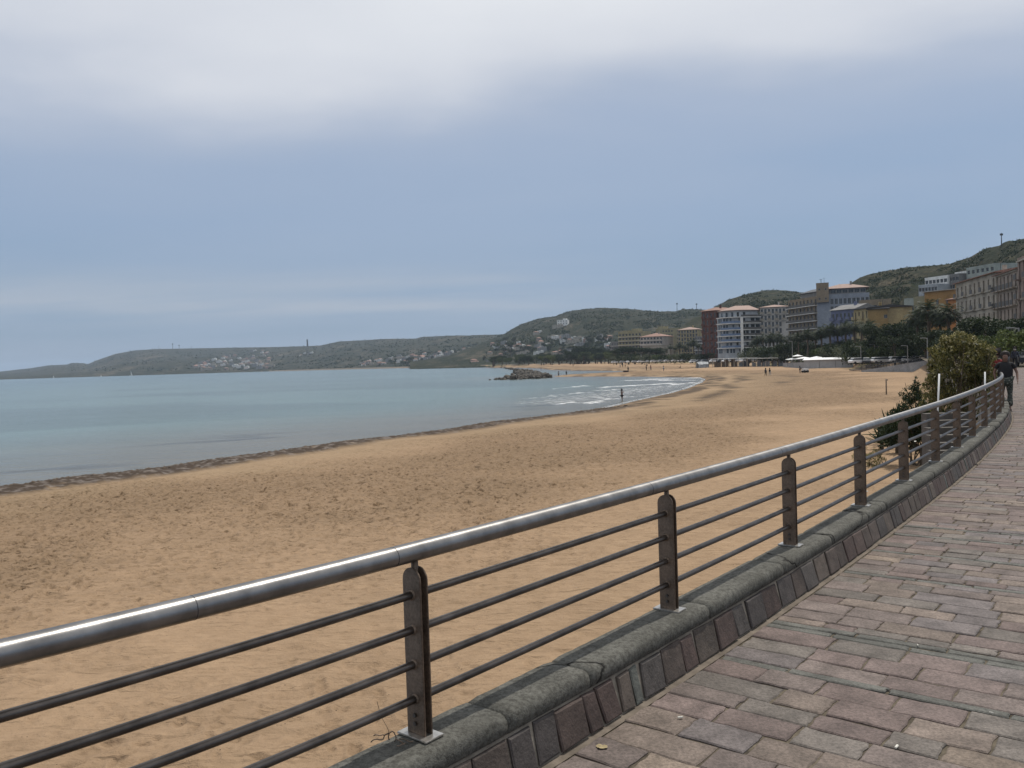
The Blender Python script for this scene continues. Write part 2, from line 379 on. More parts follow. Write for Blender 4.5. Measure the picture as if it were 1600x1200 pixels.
def sandmat():
    m = bpy.data.materials.new('beach_sand'); m.use_nodes = True; t = m.node_tree; p = t.nodes['Principled BSDF']
    an = N(t, 'ShaderNodeAttribute'); an.attribute_name = 'Col'; g = N(t, 'ShaderNodeNewGeometry')
    def ns(scale, det, ro=.6):
        n = N(t, 'ShaderNodeTexNoise'); L(t, g.outputs['Position'], n.inputs[0]); n.inputs['Scale'].default_value = scale
        n.inputs['Detail'].default_value = det; n.inputs['Roughness'].default_value = ro; return n.outputs[0]
    a = ns(3.2, 9, .7); b = ns(28, 6, .7); c = ns(1.3, 3)
    col = mixc(t, ramp(t, a, [(.3, 0), (.7, 1)]), mixc(t, 1, an.outputs['Color'], (.86, .85, .84), 'MULTIPLY'), mixc(t, 1, an.outputs['Color'], (1.08, 1.08, 1.09), 'MULTIPLY'))
    col = mixc(t, ramp(t, b, [(.30, .45), (.40, 0)]), col, (.10, .065, .04))
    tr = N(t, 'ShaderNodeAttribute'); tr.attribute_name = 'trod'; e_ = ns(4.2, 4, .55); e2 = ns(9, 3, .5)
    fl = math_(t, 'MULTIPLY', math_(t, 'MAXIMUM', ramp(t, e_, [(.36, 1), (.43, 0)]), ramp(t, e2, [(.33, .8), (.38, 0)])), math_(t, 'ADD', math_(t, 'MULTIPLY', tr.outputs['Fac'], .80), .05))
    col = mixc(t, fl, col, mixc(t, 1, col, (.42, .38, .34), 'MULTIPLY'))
    # scattered bits of weed and pebbles
    vo = N(t, 'ShaderNodeTexVoronoi'); vo.inputs['Scale'].default_value = 5.5; L(t, g.outputs['Position'], vo.inputs['Vector'])
    bits = math_(t, 'MULTIPLY', math_(t, 'LESS_THAN', vo.outputs['Distance'], .055), math_(t, 'GREATER_THAN', c, .48))
    col = mixc(t, bits, col, (.05, .035, .025))
    L(t, col, p.inputs['Base Color']); p.inputs['Roughness'].default_value = .95; p.inputs['Specular IOR Level'].default_value = .1
    h = math_(t, 'ADD', math_(t, 'ADD', math_(t, 'MULTIPLY', a, 1.0), math_(t, 'MULTIPLY', b, .16)), math_(t, 'MULTIPLY', math_(t, 'MULTIPLY', e_, tr.outputs['Fac']), 1.6))
    mp = N(t, 'ShaderNodeMapping'); L(t, g.outputs['Position'], mp.inputs[0]); mp.inputs['Scale'].default_value = (.8, 3.2, 1); mp.inputs['Rotation'].default_value = (0, 0, .45)
    rp = N(t, 'ShaderNodeTexNoise'); L(t, mp.outputs[0], rp.inputs[0]); rp.inputs['Scale'].default_value = 1.5; rp.inputs['Detail'].default_value = 3; rp.inputs['Distortion'].default_value = .8
    h = math_(t, 'ADD', h, math_(t, 'MULTIPLY', rp.outputs[0], 1.5))
    bp = N(t, 'ShaderNodeBump'); bp.inputs['Strength'].default_value = .8; bp.inputs['Distance'].default_value = .10
    L(t, h, bp.inputs['Height']); L(t, bp.outputs[0], p.inputs['Normal'])
    return m
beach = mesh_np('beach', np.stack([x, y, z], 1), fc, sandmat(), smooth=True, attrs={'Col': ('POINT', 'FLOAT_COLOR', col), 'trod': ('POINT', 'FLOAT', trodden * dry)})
tag(beach, 'sandy beach and level town ground', kind='structure')

# ------------------------------------------------------------------ sea
x, y, fc = polar(20, [(60, 1.02), (300, 1.009), (9500, 1.03)], -62, 45, 620)
_, sd, td = ground_h(x, y)
dep = -sd
rr = np.hypot(x, y)
shallow = np.array([.125, .118, .095]); mid = np.array([.105, .158, .150]); deep = np.array([.078, .135, .138])
k1 = sstep(0, 45, dep + 18 * (fbm(x / 40, y / 40, 3, 7) - .5))[:, None]; k2 = sstep(60, 420, dep)[:, None]
col = (shallow * (1 - k1) + mid * k1) * (1 - k2) + deep * k2
patch = sstep(.5, .62, fbm(x / 60, y / 25, 3, 13))[:, None] * sstep(20, 60, dep)[:, None]
col = col * (1 - .28 * patch)
streak = sstep(.60, .68, fbm(x / 7 + y / 30, y / 1.6 - x / 3.5, 3, 17))[:, None] * np.exp(-((dep - 9) / 8) ** 2)[:, None] * sstep(.4, .6, fbm(x / 12, y / 12, 2, 18))[:, None]
col = col * (1 - .55 * streak)
foam = np.zeros_like(x)
waves = [((1010, 593), (1104, 589.6), 3.2, 1.0), ((985, 594.5), (1085, 594), 2.6, .9), ((935, 606), (1045, 599), 2.6, 1.0), ((1040, 599.5), (1075, 601), 1.6, .8), ((862, 607.5), (912, 603), 1.3, .9), ((885, 615), (912, 613.5), 1.4, 1.0), ((930, 611), (985, 608), 1.5, .8),
         ((830, 623), (890, 616), 1.2, .7), ((850, 633), (882, 629), 1.6, 1.0), ((905, 631), (950, 622), 1.6, .8), ((955, 621), (1010, 618), 1.1, .8), ((870, 620), (960, 615), 1.0, .5), ((1055, 602), (1090, 597), 1.5, .9), ((900, 612), (1000, 602), 1.0, .5)]
for a, b, w, k in waves:
    q = segd(x + 3.2 * (fbm(x / 5, y / 5, 3, 57) - .5) * 2, y + 5 * (fbm(x / 6, y / 6, 3, 58) - .5) * 2, [P(*a), P(*b)]); foam = np.maximum(foam, k * np.exp(-(q / (w * .8)) ** 2))
region = np.exp(-(segd(x, y, [P(870, 628), P(1040, 604)]) / 9) ** 2)
edge = np.exp(-((dep - .5) / .6) ** 2) * sstep(72, 95, rr) * (1 - sstep(230, 260, rr))
foam = np.clip(np.maximum(np.maximum(foam, region * .52), edge * .70) + .35 * np.exp(-((dep - .4) / .5) ** 2) * sstep(30, 60, rr) * (rr < 90), 0, 1)
def seamat():
    m = bpy.data.materials.new('sea_water'); m.use_nodes = True; t = m.node_tree; p = t.nodes['Principled BSDF']
    an = N(t, 'ShaderNodeAttribute'); an.attribute_name = 'Col'; fa = N(t, 'ShaderNodeAttribute'); fa.attribute_name = 'foam'
    g = N(t, 'ShaderNodeNewGeometry')
    def ns(scale, det, ro=.6, sc=(1, 1, 1), rot=0):
        mp = N(t, 'ShaderNodeMapping'); L(t, g.outputs['Position'], mp.inputs[0]); mp.inputs['Scale'].default_value = sc; mp.inputs['Rotation'].default_value = (0, 0, rot)
        n = N(t, 'ShaderNodeTexNoise'); L(t, mp.outputs[0], n.inputs[0]); n.inputs['Scale'].default_value = scale
        n.inputs['Detail'].default_value = det; n.inputs['Roughness'].default_value = ro; return n.outputs[0]
    wv = ns(.55, 6, .62, (1, 1.6, 1), .5); fn = ns(1.1, 6, .75, (1, 2.0, 1), .4); sw = ns(.12, 2, .5, (.5, 1.5, 1), .5)
    thr = math_(t, 'SUBTRACT', 1.0, fa.outputs['Fac'])
    ff = math_(t, 'MULTIPLY', math_(t, 'SUBTRACT', math_(t, 'ADD', fn, math_(t, 'MULTIPLY', fa.outputs['Fac'], .26)), .64), 7, True)
    ff = math_(t, 'MULTIPLY', ff, math_(t, 'MULTIPLY', fa.outputs['Fac'], 1.6, True), True)
    c = mixc(t, ramp(t, sw, [(.35, .0), (.65, .35)]), an.outputs['Color'], mixc(t, 1, an.outputs['Color'], (.62, .66, .70), 'MULTIPLY'))
    c = mixc(t, ff, c, (.80, .81, .82))
    L(t, c, p.inputs['Base Color']); L(t, math_(t, 'ADD', math_(t, 'MULTIPLY', ff, .6), .16), p.inputs['Roughness'])
    p.inputs['IOR'].default_value = 1.333; p.inputs['Specular IOR Level'].default_value = .42
    bp = N(t, 'ShaderNodeBump'); bp.inputs['Strength'].default_value = .75; bp.inputs['Distance'].default_value = .34
    L(t, math_(t, 'ADD', wv, math_(t, 'ADD', math_(t, 'MULTIPLY', sw, 1.2), math_(t, 'MULTIPLY', ff, .25))), bp.inputs['Height']); L(t, bp.outputs[0], p.inputs['Normal'])
    return m
z = np.full_like(x, ZW) + .16 * foam * (fbm(x / 1.4, y / .8, 3, 3)) * sstep(1, 4, dep)
water = mesh_np('sea', np.stack([x, y, z], 1), fc, seamat(), smooth=True, attrs={'Col': ('POINT', 'FLOAT_COLOR', col), 'foam': ('POINT', 'FLOAT', foam)})
tag(water, 'calm blue grey sea in the bay', kind='structure')

# seaweed wrack heaped along the waterline
def wrack():
    V = []; Fc = []; n = 0; pts = [Vector((*p, 0)) for p in shore[1:16]]
    seg = [(a, b) for a, b in zip(pts, pts[1:])]; ln = [(b - a).length for a, b in seg]
    ico = [(0, 0, 1)] + [(math.cos(a) * .8, math.sin(a) * .8, .45) for a in np.arange(5) * 1.2566] + [(math.cos(a + .6) * 1.1, math.sin(a + .6) * 1.1, -.3) for a in np.arange(5) * 1.2566]
    fs = [(0, 1 + i, 1 + (i + 1) % 5) for i in range(5)] + [(1 + i, 6 + i, 1 + (i + 1) % 5) for i in range(5)] + [(1 + (i + 1) % 5, 6 + i, 6 + (i + 1) % 5) for i in range(5)]
    for _ in range(5200):
        i = random.choices(range(len(seg)), [l / (1 + (max(0, s[0].length - 60) / 20)) for l, s in zip(ln, seg)])[0]; a, b = seg[i]
        q = a.lerp(b, random.random()); d = (b - a).normalized(); nrm = Vector((d.y, -d.x, 0))
        o = abs(random.gauss(0, 1)) * (1.2 if q.length < 58 else .8) + .1; o = min(o, 3.6); q = q + nrm * o
        s = random.uniform(.04, .17) * (1 if q.length < 75 else 1.3); h = random.uniform(.4, .8); rz = random.random() * 6.28
        for vx, vy, vz in ico:
            k = random.uniform(.7, 1.35); X = vx * math.cos(rz) - vy * math.sin(rz); Y = vx * math.sin(rz) + vy * math.cos(rz)
            V.append((q.x + X * s * k * 1.5, q.y + Y * s * k, vz * s * h * k))
        Fc += [(n + a_, n + b_, n + c_) for a_, b_, c_ in fs]; n += 11
    V = np.array(V); zz, _, _ = ground_h(V[:, 0], V[:, 1]); V[:, 2] += np.maximum(zz, ZW) + .06
    o = mesh_np('seaweed_wrack', V, np.array(Fc), M('seaweed', (.05, .036, .025), .9, .5, 3, col2=(.10, .07, .045)), smooth=False)
    tag(o, 'dark brown seaweed heaped along the waterline', 'seaweed', kind='stuff')
wrack()

# ------------------------------------------------------------------ promenade
def promenade():
    # bed of dirt below the stones, one sheet; sides go down to the ground
    mb = MB(); ss = [-3.1 + .5 * i for i in range(0, 240)] + list(range(118, 412, 6))
    Wd = 30
    for a, b in zip(ss, ss[1:]):
        mb.quad(cpt(a, .10, -.010), cpt(b, .10, -.010), cpt(b, Wd, -.010), cpt(a, Wd, -.010))
    o = mb.build('promenade_bed', MT['joint']); tag(o, 'dirt joints under the promenade paving', kind='structure')
    pal = [((.158, .136, .126), 5), ((.156, .128, .120), 5), ((.138, .127, .126), 4), ((.176, .150, .130), 4), ((.138, .112, .104), 2), ((.146, .136, .124), 3), ((.195, .165, .135), .5)]
    V = []; Fc = []; C = []; 
    s = -3.0; rows = []
    fixed = {}
    while s < 78:
        typ = random.random()
        if s > 45: wdt = random.uniform(.22, .36)
        elif typ < .10: wdt = random.uniform(.07, .09)
        elif typ < .35: wdt = random.uniform(.11, .145)
        else: wdt = random.uniform(.165, .245)
        rows.append((s, wdt)); s += wdt
    # two courses that stand out near the viewer
    for s, wdt in rows:
        pb = [p for p, _ in pal]; wt = [w for _, w in pal]
        light = random.random() < .07 and wdt < .16
        t = .235 + random.uniform(0, .02); gap = .009
        tmax = 9 if s < 20 else 14
        while t < tmax:
            ln = random.uniform(1.0, 1.9) * max(wdt, .15) * 1.2 if wdt > .095 else random.uniform(.35, .6)
            c = np.array(random.choices(pb, wt)[0])
            if wdt < .095: c = np.array((.118, .125, .115))
            if light and random.random() < .75: c = np.array((.205, .175, .145))
            c = c * random.uniform(.85, 1.15) * np.array([1.12, 1.05, 1.02])
            ns = 4 if s < 7 else (2 if s < 16 else 1)
            s0, s1, t0, t1 = s + gap * random.uniform(.5, 1.3) * 1, s + wdt - gap * random.uniform(0, .5), t, t + ln - gap * random.uniform(.8, 1.6)
            j = .0065 if s < 8 else (.005 if s < 16 else .003)
            ring = []
            for (u0, v0, u1, v1) in ((s0, t0, s1, t0), (s1, t0, s1, t1), (s1, t1, s0, t1), (s0, t1, s0, t0)):
                for k in range(ns):
                    q = k / ns; ring.append((u0 + (u1 - u0) * q + random.uniform(-j, j), v0 + (v1 - v0) * q + random.uniform(-j, j)))
            zt = random.uniform(-.004, .004); tx, ty = random.uniform(-.010, .010), random.uniform(-.01, .01)
            cs, ct = (s0 + s1) / 2, (t0 + t1) / 2; b = len(V); n = len(ring)
            for u, v in ring: V.append(cpt(u, v, -.02))
            for u, v in ring: V.append(cpt(u, v, zt - .006 + tx * (u - cs) + ty * (v - ct)))
            for u, v in ring:
                e = .007; uu = u + (e if u < cs else -e); vv = v + (e if v < ct else -e)
                V.append(cpt(uu, vv, zt + tx * (u - cs) + ty * (v - ct)))
            for k in range(n):
                k2 = (k + 1) % n
                Fc.append([b + k, b + k2, b + n + k2, b + n + k]); Fc.append([b + n + k, b + n + k2, b + 2 * n + k2, b + 2 * n + k]); C += [c, c]
            Fc.append([b + 2 * n + k for k in range(n)]); C.append(c)
            t += ln
    o = mesh_np('promenade_paving', np.array([tuple(v) for v in V]), Fc, MT['paver'], attrs={'Col': ('FACE', 'FLOAT_COLOR', np.array(C))})
    bm = bmesh.new(); bm.from_mesh(o.data); bmesh.ops.recalc_face_normals(bm, faces=bm.faces); bm.to_mesh(o.data); bm.free()
    tag(o, 'uneven purple grey stone paving of the promenade', kind='structure')
promenade()

def kerb():
    root = empty('kerb_wall', cpt(0, 0, 0)); inv = Matrix.Translation(-root.location)
    tag(root, 'low curved parapet of slanted stones under a rounded grey concrete cap carrying the steel railing', 'kerb wall')
    def bld(mb, name, mat, **k):
        mb.v = [tuple(Vector(v) - root.location) for v in mb.v]; return mb.build(name, mat, root, **k)
    # cap in cast lengths
    prof = [(-.095, .205), (-.095, .285), (-.085, .299), (-.02, .302), (.07, .301), (.126, .299), (.146, .291), (.158, .274), (.162, .245), (.159, .212), (.145, .205), (0, .196)]
    s = -3.1; V = []; Fc = []
    joints = [-3.1, -1.7, .38, 1.02, 2.35, 3.6, 4.75, 5.9, 6.6, 7.9, 9.1, 10.2, 11.5, 12.6]
    while joints[-1] < 120: joints.append(joints[-1] + random.uniform(1, 1.5))
    for a, b in zip(joints, joints[1:]):
        st = .06 if a < 16 else .4; n = max(2, int((b - a) / st)); dz = random.uniform(-.003, .003); dt = random.uniform(-.003, .003); base = len(V); m = len(prof)
        for i in range(n + 1):
            ss = a + .005 + (b - a - .010) * i / n
            e = (.006 if a < 10 else .002) if i in (0, n) else 0
            for t, zz in prof:
                j = .0025 if a < 10 else .0012
                V.append(tuple(cpt(ss, t * (1 - e * 2) + dt + random.uniform(-j, j) * (t > .05), zz - e * (zz > .25) + dz + random.uniform(-j, j) * .6) - root.location))
        for i in range(n):
            for k in range(m): Fc.append([base + i * m + k, base + i * m + (k + 1) % m, base + (i + 1) * m + (k + 1) % m, base + (i + 1) * m + k])
        Fc.append([base + k for k in range(m)]); Fc.append([base + n * m + k for k in range(m)][::-1])
    c = mesh_np('cap', np.array(V), Fc, capmat(), root, smooth=True)
    bm = bmesh.new(); bm.from_mesh(c.data); bmesh.ops.recalc_face_normals(bm, faces=bm.faces); bm.to_mesh(c.data); bm.free()
    # mortar core and wall down to the sand
    mb = MB(); ss = [-3.1 + .3 * i for i in range(420)]
    pr = [(.205, -.03), (.145, .20), (-.088, .197), (-.088, -2.2), (-.12, -4.2)]
    for a, b in zip(ss, ss[1:]):
        for (t0, z0), (t1, z1) in zip(pr[:2], pr[1:3]):
            mb.quad(cpt(a, t0, z0), cpt(b, t0, z0), cpt(b, t1, z1), cpt(a, t1, z1))
    # strip of mortar at the foot
    bld(mb, 'mortar', MT['mortar'])
    mb = MB()
    for a, b in zip(ss, ss[1:]): mb.quad(cpt(a, .20, .003), cpt(b, .20, .003), cpt(b, .240, -.004), cpt(a, .240, -.004))
    bld(mb, 'foot_fillet', M('foot_fillet', (.15, .125, .10), .95, .35, 8, .004, 80, spec=.15))
    mb = MB()
    for a, b in zip(ss, ss[1:]):
        for (t0, z0), (t1, z1) in zip(pr[2:], pr[3:]):
            mb.quad(cpt(a, t0, z0), cpt(b, t0, z0), cpt(b, t1, z1), cpt(a, t1, z1))
    bld(mb, 'sea_wall', MT['wallconc'])
    # facing stones
    V = []; Fc = []; C = []; s = -3.05
    pal = [(.092, .066, .056), (.100, .078, .066), (.080, .070, .064), (.086, .060, .052), (.112, .090, .074), (.070, .060, .056)]
    while s < 100:
        w = random.choice([.13, .2, .24, .28, .30, .17, .24]) if s < 60 else .4
        c = np.array(random.choice(pal)) * random.uniform(.75, 1.2)
        if random.random() < .07: w = .09; c = np.array((.12, .125, .11))
        s0, s1 = s + .008, s + w - .008; ln = random.uniform(-.025, .025); b = len(V); out = random.uniform(.003, .012)
        r1 = [(s0, 0.012), (s1, 0.012), (s1 + ln, .190), (s0 + ln, .190)]
        def q(u, h, o): t = .205 - .055 * h / .20 + o; return tuple(cpt(u, t, h) - root.location)
        j = lambda: random.uniform(-.005, .005)
        r1 = [(u + j(), h + j()) for u, h in r1]
        cu_, ch_ = sum(u for u, _ in r1) / 4, .095
        for u, h in r1: V.append(q(u, h, -.004))
        for u, h in r1: V.append(q(u, h, out * .6))
        for u, h in r1: V.append(q(u + (.009 if u < cu_ else -.009), h + (.008 if h < ch_ else -.008), out + random.uniform(0, .004)))
        for k in range(4):
            k2 = (k + 1) % 4; Fc += [[b + k, b + k2, b + 4 + k2, b + 4 + k], [b + 4 + k, b + 4 + k2, b + 8 + k2, b + 8 + k]]; C += [c, c]
        Fc.append([b + 8, b + 9, b + 10, b + 11]); C.append(c); s += w
    o = mesh_np('facing_stones', np.array(V), Fc, MT['kerb_stone'], root, attrs={'Col': ('FACE', 'FLOAT_COLOR', np.array(C))})
    bm = bmesh.new(); bm.from_mesh(o.data); bmesh.ops.recalc_face_normals(bm, faces=bm.faces); bm.to_mesh(o.data); bm.free()
    return root
def capmat():
    m = M('kerb_cap', (.118, .116, .102), .92, .25, 5, 0, spec=.15, col2=(.145, .142, .126), dirt=.6); t = m.node_tree; p = t.nodes['Principled BSDF']
    tcn = N(t, 'ShaderNodeTexCoord')
    n2 = N(t, 'ShaderNodeTexNoise'); L(t, tcn.outputs['Object'], n2.inputs[0]); n2.inputs['Scale'].default_value = 130; n2.inputs['Detail'].default_value = 5
    wn = N(t, 'ShaderNodeTexNoise'); L(t, tcn.outputs['Object'], wn.inputs[0]); wn.inputs['Scale'].default_value = 4; wn.inputs['Detail'].default_value = 5
    wa = N(t, 'ShaderNodeVectorMath', operation='MULTIPLY_ADD'); L(t, wn.outputs['Color'], wa.inputs[0]); wa.inputs[1].default_value = (.18,) * 3; L(t, tcn.outputs['Object'], wa.inputs[2])
    vo = N(t, 'ShaderNodeTexVoronoi', feature='DISTANCE_TO_EDGE'); vo.inputs['Scale'].default_value = .8; L(t, wa.outputs[0], vo.inputs['Vector'])
    crack = ramp(t, vo.outputs['Distance'], [(0, 0), (.008, 1)])
    gate = N(t, 'ShaderNodeTexNoise'); L(t, tcn.outputs['Object'], gate.inputs[0]); gate.inputs['Scale'].default_value = 1.4
    crack = math_(t, 'MAXIMUM', crack, ramp(t, gate.outputs[0], [(.50, 1), (.54, 0)]))
    old = p.inputs['Base Color'].links[0].from_socket
    L(t, mixc(t, crack, (.012, .011, .01), old), p.inputs['Base Color'])
    b = N(t, 'ShaderNodeBump'); b.inputs['Distance'].default_value = .008; b.inputs['Strength'].default_value = 1
    L(t, math_(t, 'ADD', math_(t, 'MULTIPLY', n2.outputs[0], .55), crack), b.inputs['Height']); L(t, b.outputs[0], p.inputs['Normal'])
    return m
kerb()

# ------------------------------------------------------------------ railing
def railing():
    root = empty('railing', cpt(0, 0, .302)); o0 = root.location
    tag(root, 'long curved stainless steel railing on flat double posts along the promenade kerb', 'railing')
    def bld(mb, name, mat, parent=root, **k):
        mb.v = [tuple(Vector(v) - o0) for v in mb.v]; return mb.build(name, mat, parent, **k)
    send = 46
    def line(z, s0, s1, st=.12): 
        n = int((s1 - s0) / st); return [cpt(s0 + (s1 - s0) * i / n, 0, z) for i in range(n + 1)]
    mb = MB(); mb.tube(line(1.072, -3.0, send, .2), .041, 28); hr = bld(mb, 'handrail', MT['steel_rail'], smooth=True)
    for s in (-.98, -.12, 1.9, 3.96, 7.9, 11.9):
        mb = MB(); mb.tube([cpt(s, 0, 1.072), cpt(s + .0025, 0, 1.072)], .0416, 24); bld(mb, 'weld_seam', MT['dark'], hr)
    for zb in (.895, .749, .604, .459):
        mb = MB(); mb.tube(line(zb, -3.0, send, .2), .017, 12); bld(mb, 'cross_bar', MT['steel_bar'], smooth=True)
    k = 0; s = -2.0
    # post positions: measured spacing of two metres
    prot = None
    while s < send:
        d = chd(s); rt = Vector((d.y, -d.x, 0)); c = cpt(s, 0, 0)
        if prot is None:
            mb = MB(); w = .052; zt = .707 - w; ang = [math.pi * i / 10 for i in range(11)]
            for off in (-.019, .019):
                out = [(-w, .008), (w, .008), (w, zt)] + [(w * math.cos(a), zt + w * math.sin(a)) for a in ang[1:-1]] + [(-w, zt)]
                n = len(out); vs = [(px_, off - .0045, pz) for px_, pz in out] + [(px_, off + .0045, pz) for px_, pz in out]
                mb.add(vs, [tuple(range(n)), tuple(range(n, 2 * n))[::-1]] + [(i, (i + 1) % n, n + (i + 1) % n, n + i) for i in range(n)])
            prot = []
            p = mb.build('post', MT['post'], None, bevel=.0015); prot.append((p, p.data))
            mb = MB(); mb.tube([(0, 0, .64), (0, 0, .742)], .015, 14); prot.append(('stem', mb.build('stem', MT['post'], p, smooth=True)))
            mb = MB(); mb.box((0, 0, .004), (.175, .105, .009)); prot.append(('base_plate', mb.build('base_plate', MT['plate'], p, bevel=.002)))
            for zz in (.593, .447, .302, .157):
                mb = MB(); mb.tube([(0, -.030, zz), (0, -.020, zz), (0, .020, zz), (0, .030, zz)], [.021, .024, .024, .021], 14); mb.build('bar_collar', MT['post'], p, smooth=True)
            for zz in (.055, .09):
                mb = MB(); mb.tube([(0, -.033, zz), (0, .033, zz)], .009, 6); mb.build('bolt', MT['steel_bar'], p)
            o = p
        else:
            o = copy_tree(p)
        o.parent = root; o.location = c + Vector((0, 0, .302)) - o0; o.rotation_euler = (0, 0, math.atan2(rt.y, rt.x))
        k += 1; s = (-2.0, 0, 2.13, 4.20, 6.26, 8.17, 10.15, 12.06, 13.93, 15.97, 17.98)[k] if k < 11 else s + 1.97
    return root
railing()

def wire():
    pts = []; c = onz(612, 1158, .31); random.seed(3)
    root = empty('wire_tangle', c)
    tag(root, 'rusty tangle of old wire lying at the foot of the nearest railing post', 'wire')
    for j in range(4):
        mb = MB(); p = Vector((random.uniform(-.02, .02), random.uniform(-.02, .02), .004)); pts = [p.copy()]; v = Vector((random.uniform(-1, 1), random.uniform(-1, 1), .6))
        for i in range(16):
            v = (v + Vector((random.gauss(0, .7), random.gauss(0, .7), random.gauss(0, .5)))).normalized(); p = p + v * .008; p.z = max(.003, min(.05, p.z)); pts.append(p.copy())
        mb.tube(pts, .0026, 5); mb.build('wire_strand', MT['post'], root, smooth=True)
    mb = MB(); q = Vector((-.01, .0, .03)); pts = [q + Vector((-.006 * i + .004 * math.sin(i), .004 * math.cos(i * 1.3), .017 * i)) for i in range(9)]; mb.tube(pts, .0011, 4); mb.build('thin_wire', MT['bark'], root)
    random.seed(11)
wire()
def litter():
    m = M('dry_leaf', (.30, .24, .13), .7, .3, 30)
    mb = MB(); c = onz(940, 1168, .006); n = 14
    ring = [(math.cos(2 * math.pi * i / n) * .028 * (1 + .25 * random.uniform(-1, 1)), math.sin(2 * math.pi * i / n) * .020 * (1 + .3 * random.uniform(-1, 1)), .003 + .006 * random.random()) for i in range(n)]
    mb.add(ring + [(0, 0, .006)], [(i, (i + 1) % n, n) for i in range(n)])
    o = mb.build('fallen_leaf', m); o.location = c; md = o.modifiers.new('t', 'SOLIDIFY'); md.thickness = .001
    tag(o, 'curled pale dry leaf on the paving at the foot of the kerb', 'leaf')
    # slivers of mortar and paper in the joints
    w = M('litter_white', (.6, .58, .52), .8, .2, 30)
    for i, (a, b, l, lab) in enumerate([(1401, 1168, .035, 'white cigarette stub in the joint nearest the picture bottom'), (1063, 1122, .03, 'pale plastic sliver beside the thin grey course'), (1549, 1115, .02, 'white crumb of paper between stones by the right edge'), (1434, 1009, .02, 'white crumb of paper on the mid paving'),
                                        (1350, 768, .10, 'flat white scrap of paper on the paving'), (1430, 690, .12, 'distant white scrap by the kerb foot')]):
        mb = MB(); mb.box((0, 0, .005), (l, l * .3, .008)); o = mb.build('scrap', w, bevel=.002)
        o.location = onz(a, b, .004); o.rotation_euler = (0, 0, random.random() * 3); tag(o, lab, 'litter')
    o = MB().box((0, 0, .004), (.16, .07, .008)).build('scrap', MT['hair'], bevel=.003); o.location = onz(1519, 726, .004); o.rotation_euler = (0, 0, -.4)
    tag(o, 'dark flat scrap lying on the paving halfway along the kerb', 'litter')
litter()

# ------------------------------------------------------------------ hills
def hillmat(name, g1, g2, bare, sc):
    m = bpy.data.materials.new(name); m.use_nodes = True; t = m.node_tree; p = t.nodes['Principled BSDF']
    g = N(t, 'ShaderNodeNewGeometry')
    def ns(scale, det, ro=.65, st=(1, 1, 1)):
        mp = N(t, 'ShaderNodeMapping'); L(t, g.outputs['Position'], mp.inputs[0]); mp.inputs['Scale'].default_value = st
        n = N(t, 'ShaderNodeTexNoise'); L(t, mp.outputs[0], n.inputs[0]); n.inputs['Scale'].default_value = scale
        n.inputs['Detail'].default_value = det; n.inputs['Roughness'].default_value = ro; return n.outputs[0]
    a = ns(.012 * sc, 8); b = ns(.05 * sc, 8, .75); c = ns(.02 * sc, 6, .7, (1, .35, 2.2)); d = ns(.35 * sc, 5, .7)
    c1 = mixc(t, ramp(t, a, [(.38, 0), (.62, 1)]), g1, g2)
    c1 = mixc(t, ramp(t, b, [(.52, 0), (.66, .8)]), c1, bare)
    c1 = mixc(t, ramp(t, c, [(.56, 0), (.64, .75)]), c1, tuple(v * 1.15 for v in bare))
    c1 = mixc(t, ramp(t, d, [(.45, .0), (.60, .7)]), c1, tuple(v * .45 for v in g1))
    L(t, c1, p.inputs['Base Color']); p.inputs['Roughness'].default_value = .95; p.inputs['Specular IOR Level'].default_value = .1
    bp = N(t, 'ShaderNodeBump'); bp.inputs['Strength'].default_value = .9; bp.inputs['Distance'].default_value = 5 / sc
    L(t, math_(t, 'ADD', b, math_(t, 'MULTIPLY', d, .5)), bp.inputs['Height']); L(t, bp.outputs[0], p.inputs['Normal'])
    return m
BV = {}
def hill(name, label, sil, yb, mat, zb=-4, gully=.12, gs=90, seed=1, m=260, n=80, p=.8, rough=1.5, back=1.5):
    px = np.array([q[0] for q in sil], float); py = np.array([q[1] for q in sil], float); pY = np.array([q[2] for q in sil], float)
    X = np.linspace(px[0], px[-1], m); Yp = np.interp(X, px, py); YY = np.interp(X, px, pY)
    YB = np.interp(X, [q[0] for q in yb], [q[1] for q in yb])
    R_ = np.array([W(a, b, c) for a, b, c in zip(X, Yp, YY)])
    slope = R_[:, 0] / R_[:, 1]
    V = []
    ts = np.concatenate([np.linspace(0, 1, n), 1 + np.linspace(.04, back, 14)])
    for t in ts:
        Yc = YB + (YY - YB) * t if t <= 1 else YY + (t - 1) * (YY - YB)
        Xc = slope * Yc
        h0 = R_[:, 2] - zb
        if t <= 1:
            gn = fbm(Xc / gs, Yc / (gs * 2.2), 5, seed); gn = 1 - np.abs(gn - .5) * 4.2
            lump = fbm(Xc / (gs * 2.5), Yc / (gs * 2.5), 3, seed + 5) - .5
            pr = sstep(0, 1, np.full_like(Xc, t)) * .45 + .55 * t ** p
            env = math.sin(math.pi * min(1, t)) 
            z = zb + h0 * (pr + env * (lump * .35 - gully * gn))
        else:
            z = zb + h0 * (1 - .25 * (t - 1) - .3 * (t - 1) ** 2)
        z = z + (fbm(Xc / 9, Yc / 9, 3, seed + 9) - .5) * rough * (.25 if abs(t - 1) < .02 else 1)
        V.append(np.stack([Xc, Yc, z], 1))
    V = np.concatenate(V); k = len(ts)
    i = (np.arange(k - 1)[:, None] * m + np.arange(m - 1)[None, :]).ravel()
    fc = np.stack([i, i + 1, i + m + 1, i + m], 1)
    o = mesh_np(name, V, fc, mat, smooth=True); tag(o, label, kind='structure')
    BV[name] = BVHTree.FromPolygons([Vector(v) for v in V], fc.tolist())
    return o
HA = hillmat('far_slope', (.028, .037, .025), (.050, .052, .033), (.13, .11, .08), .35)
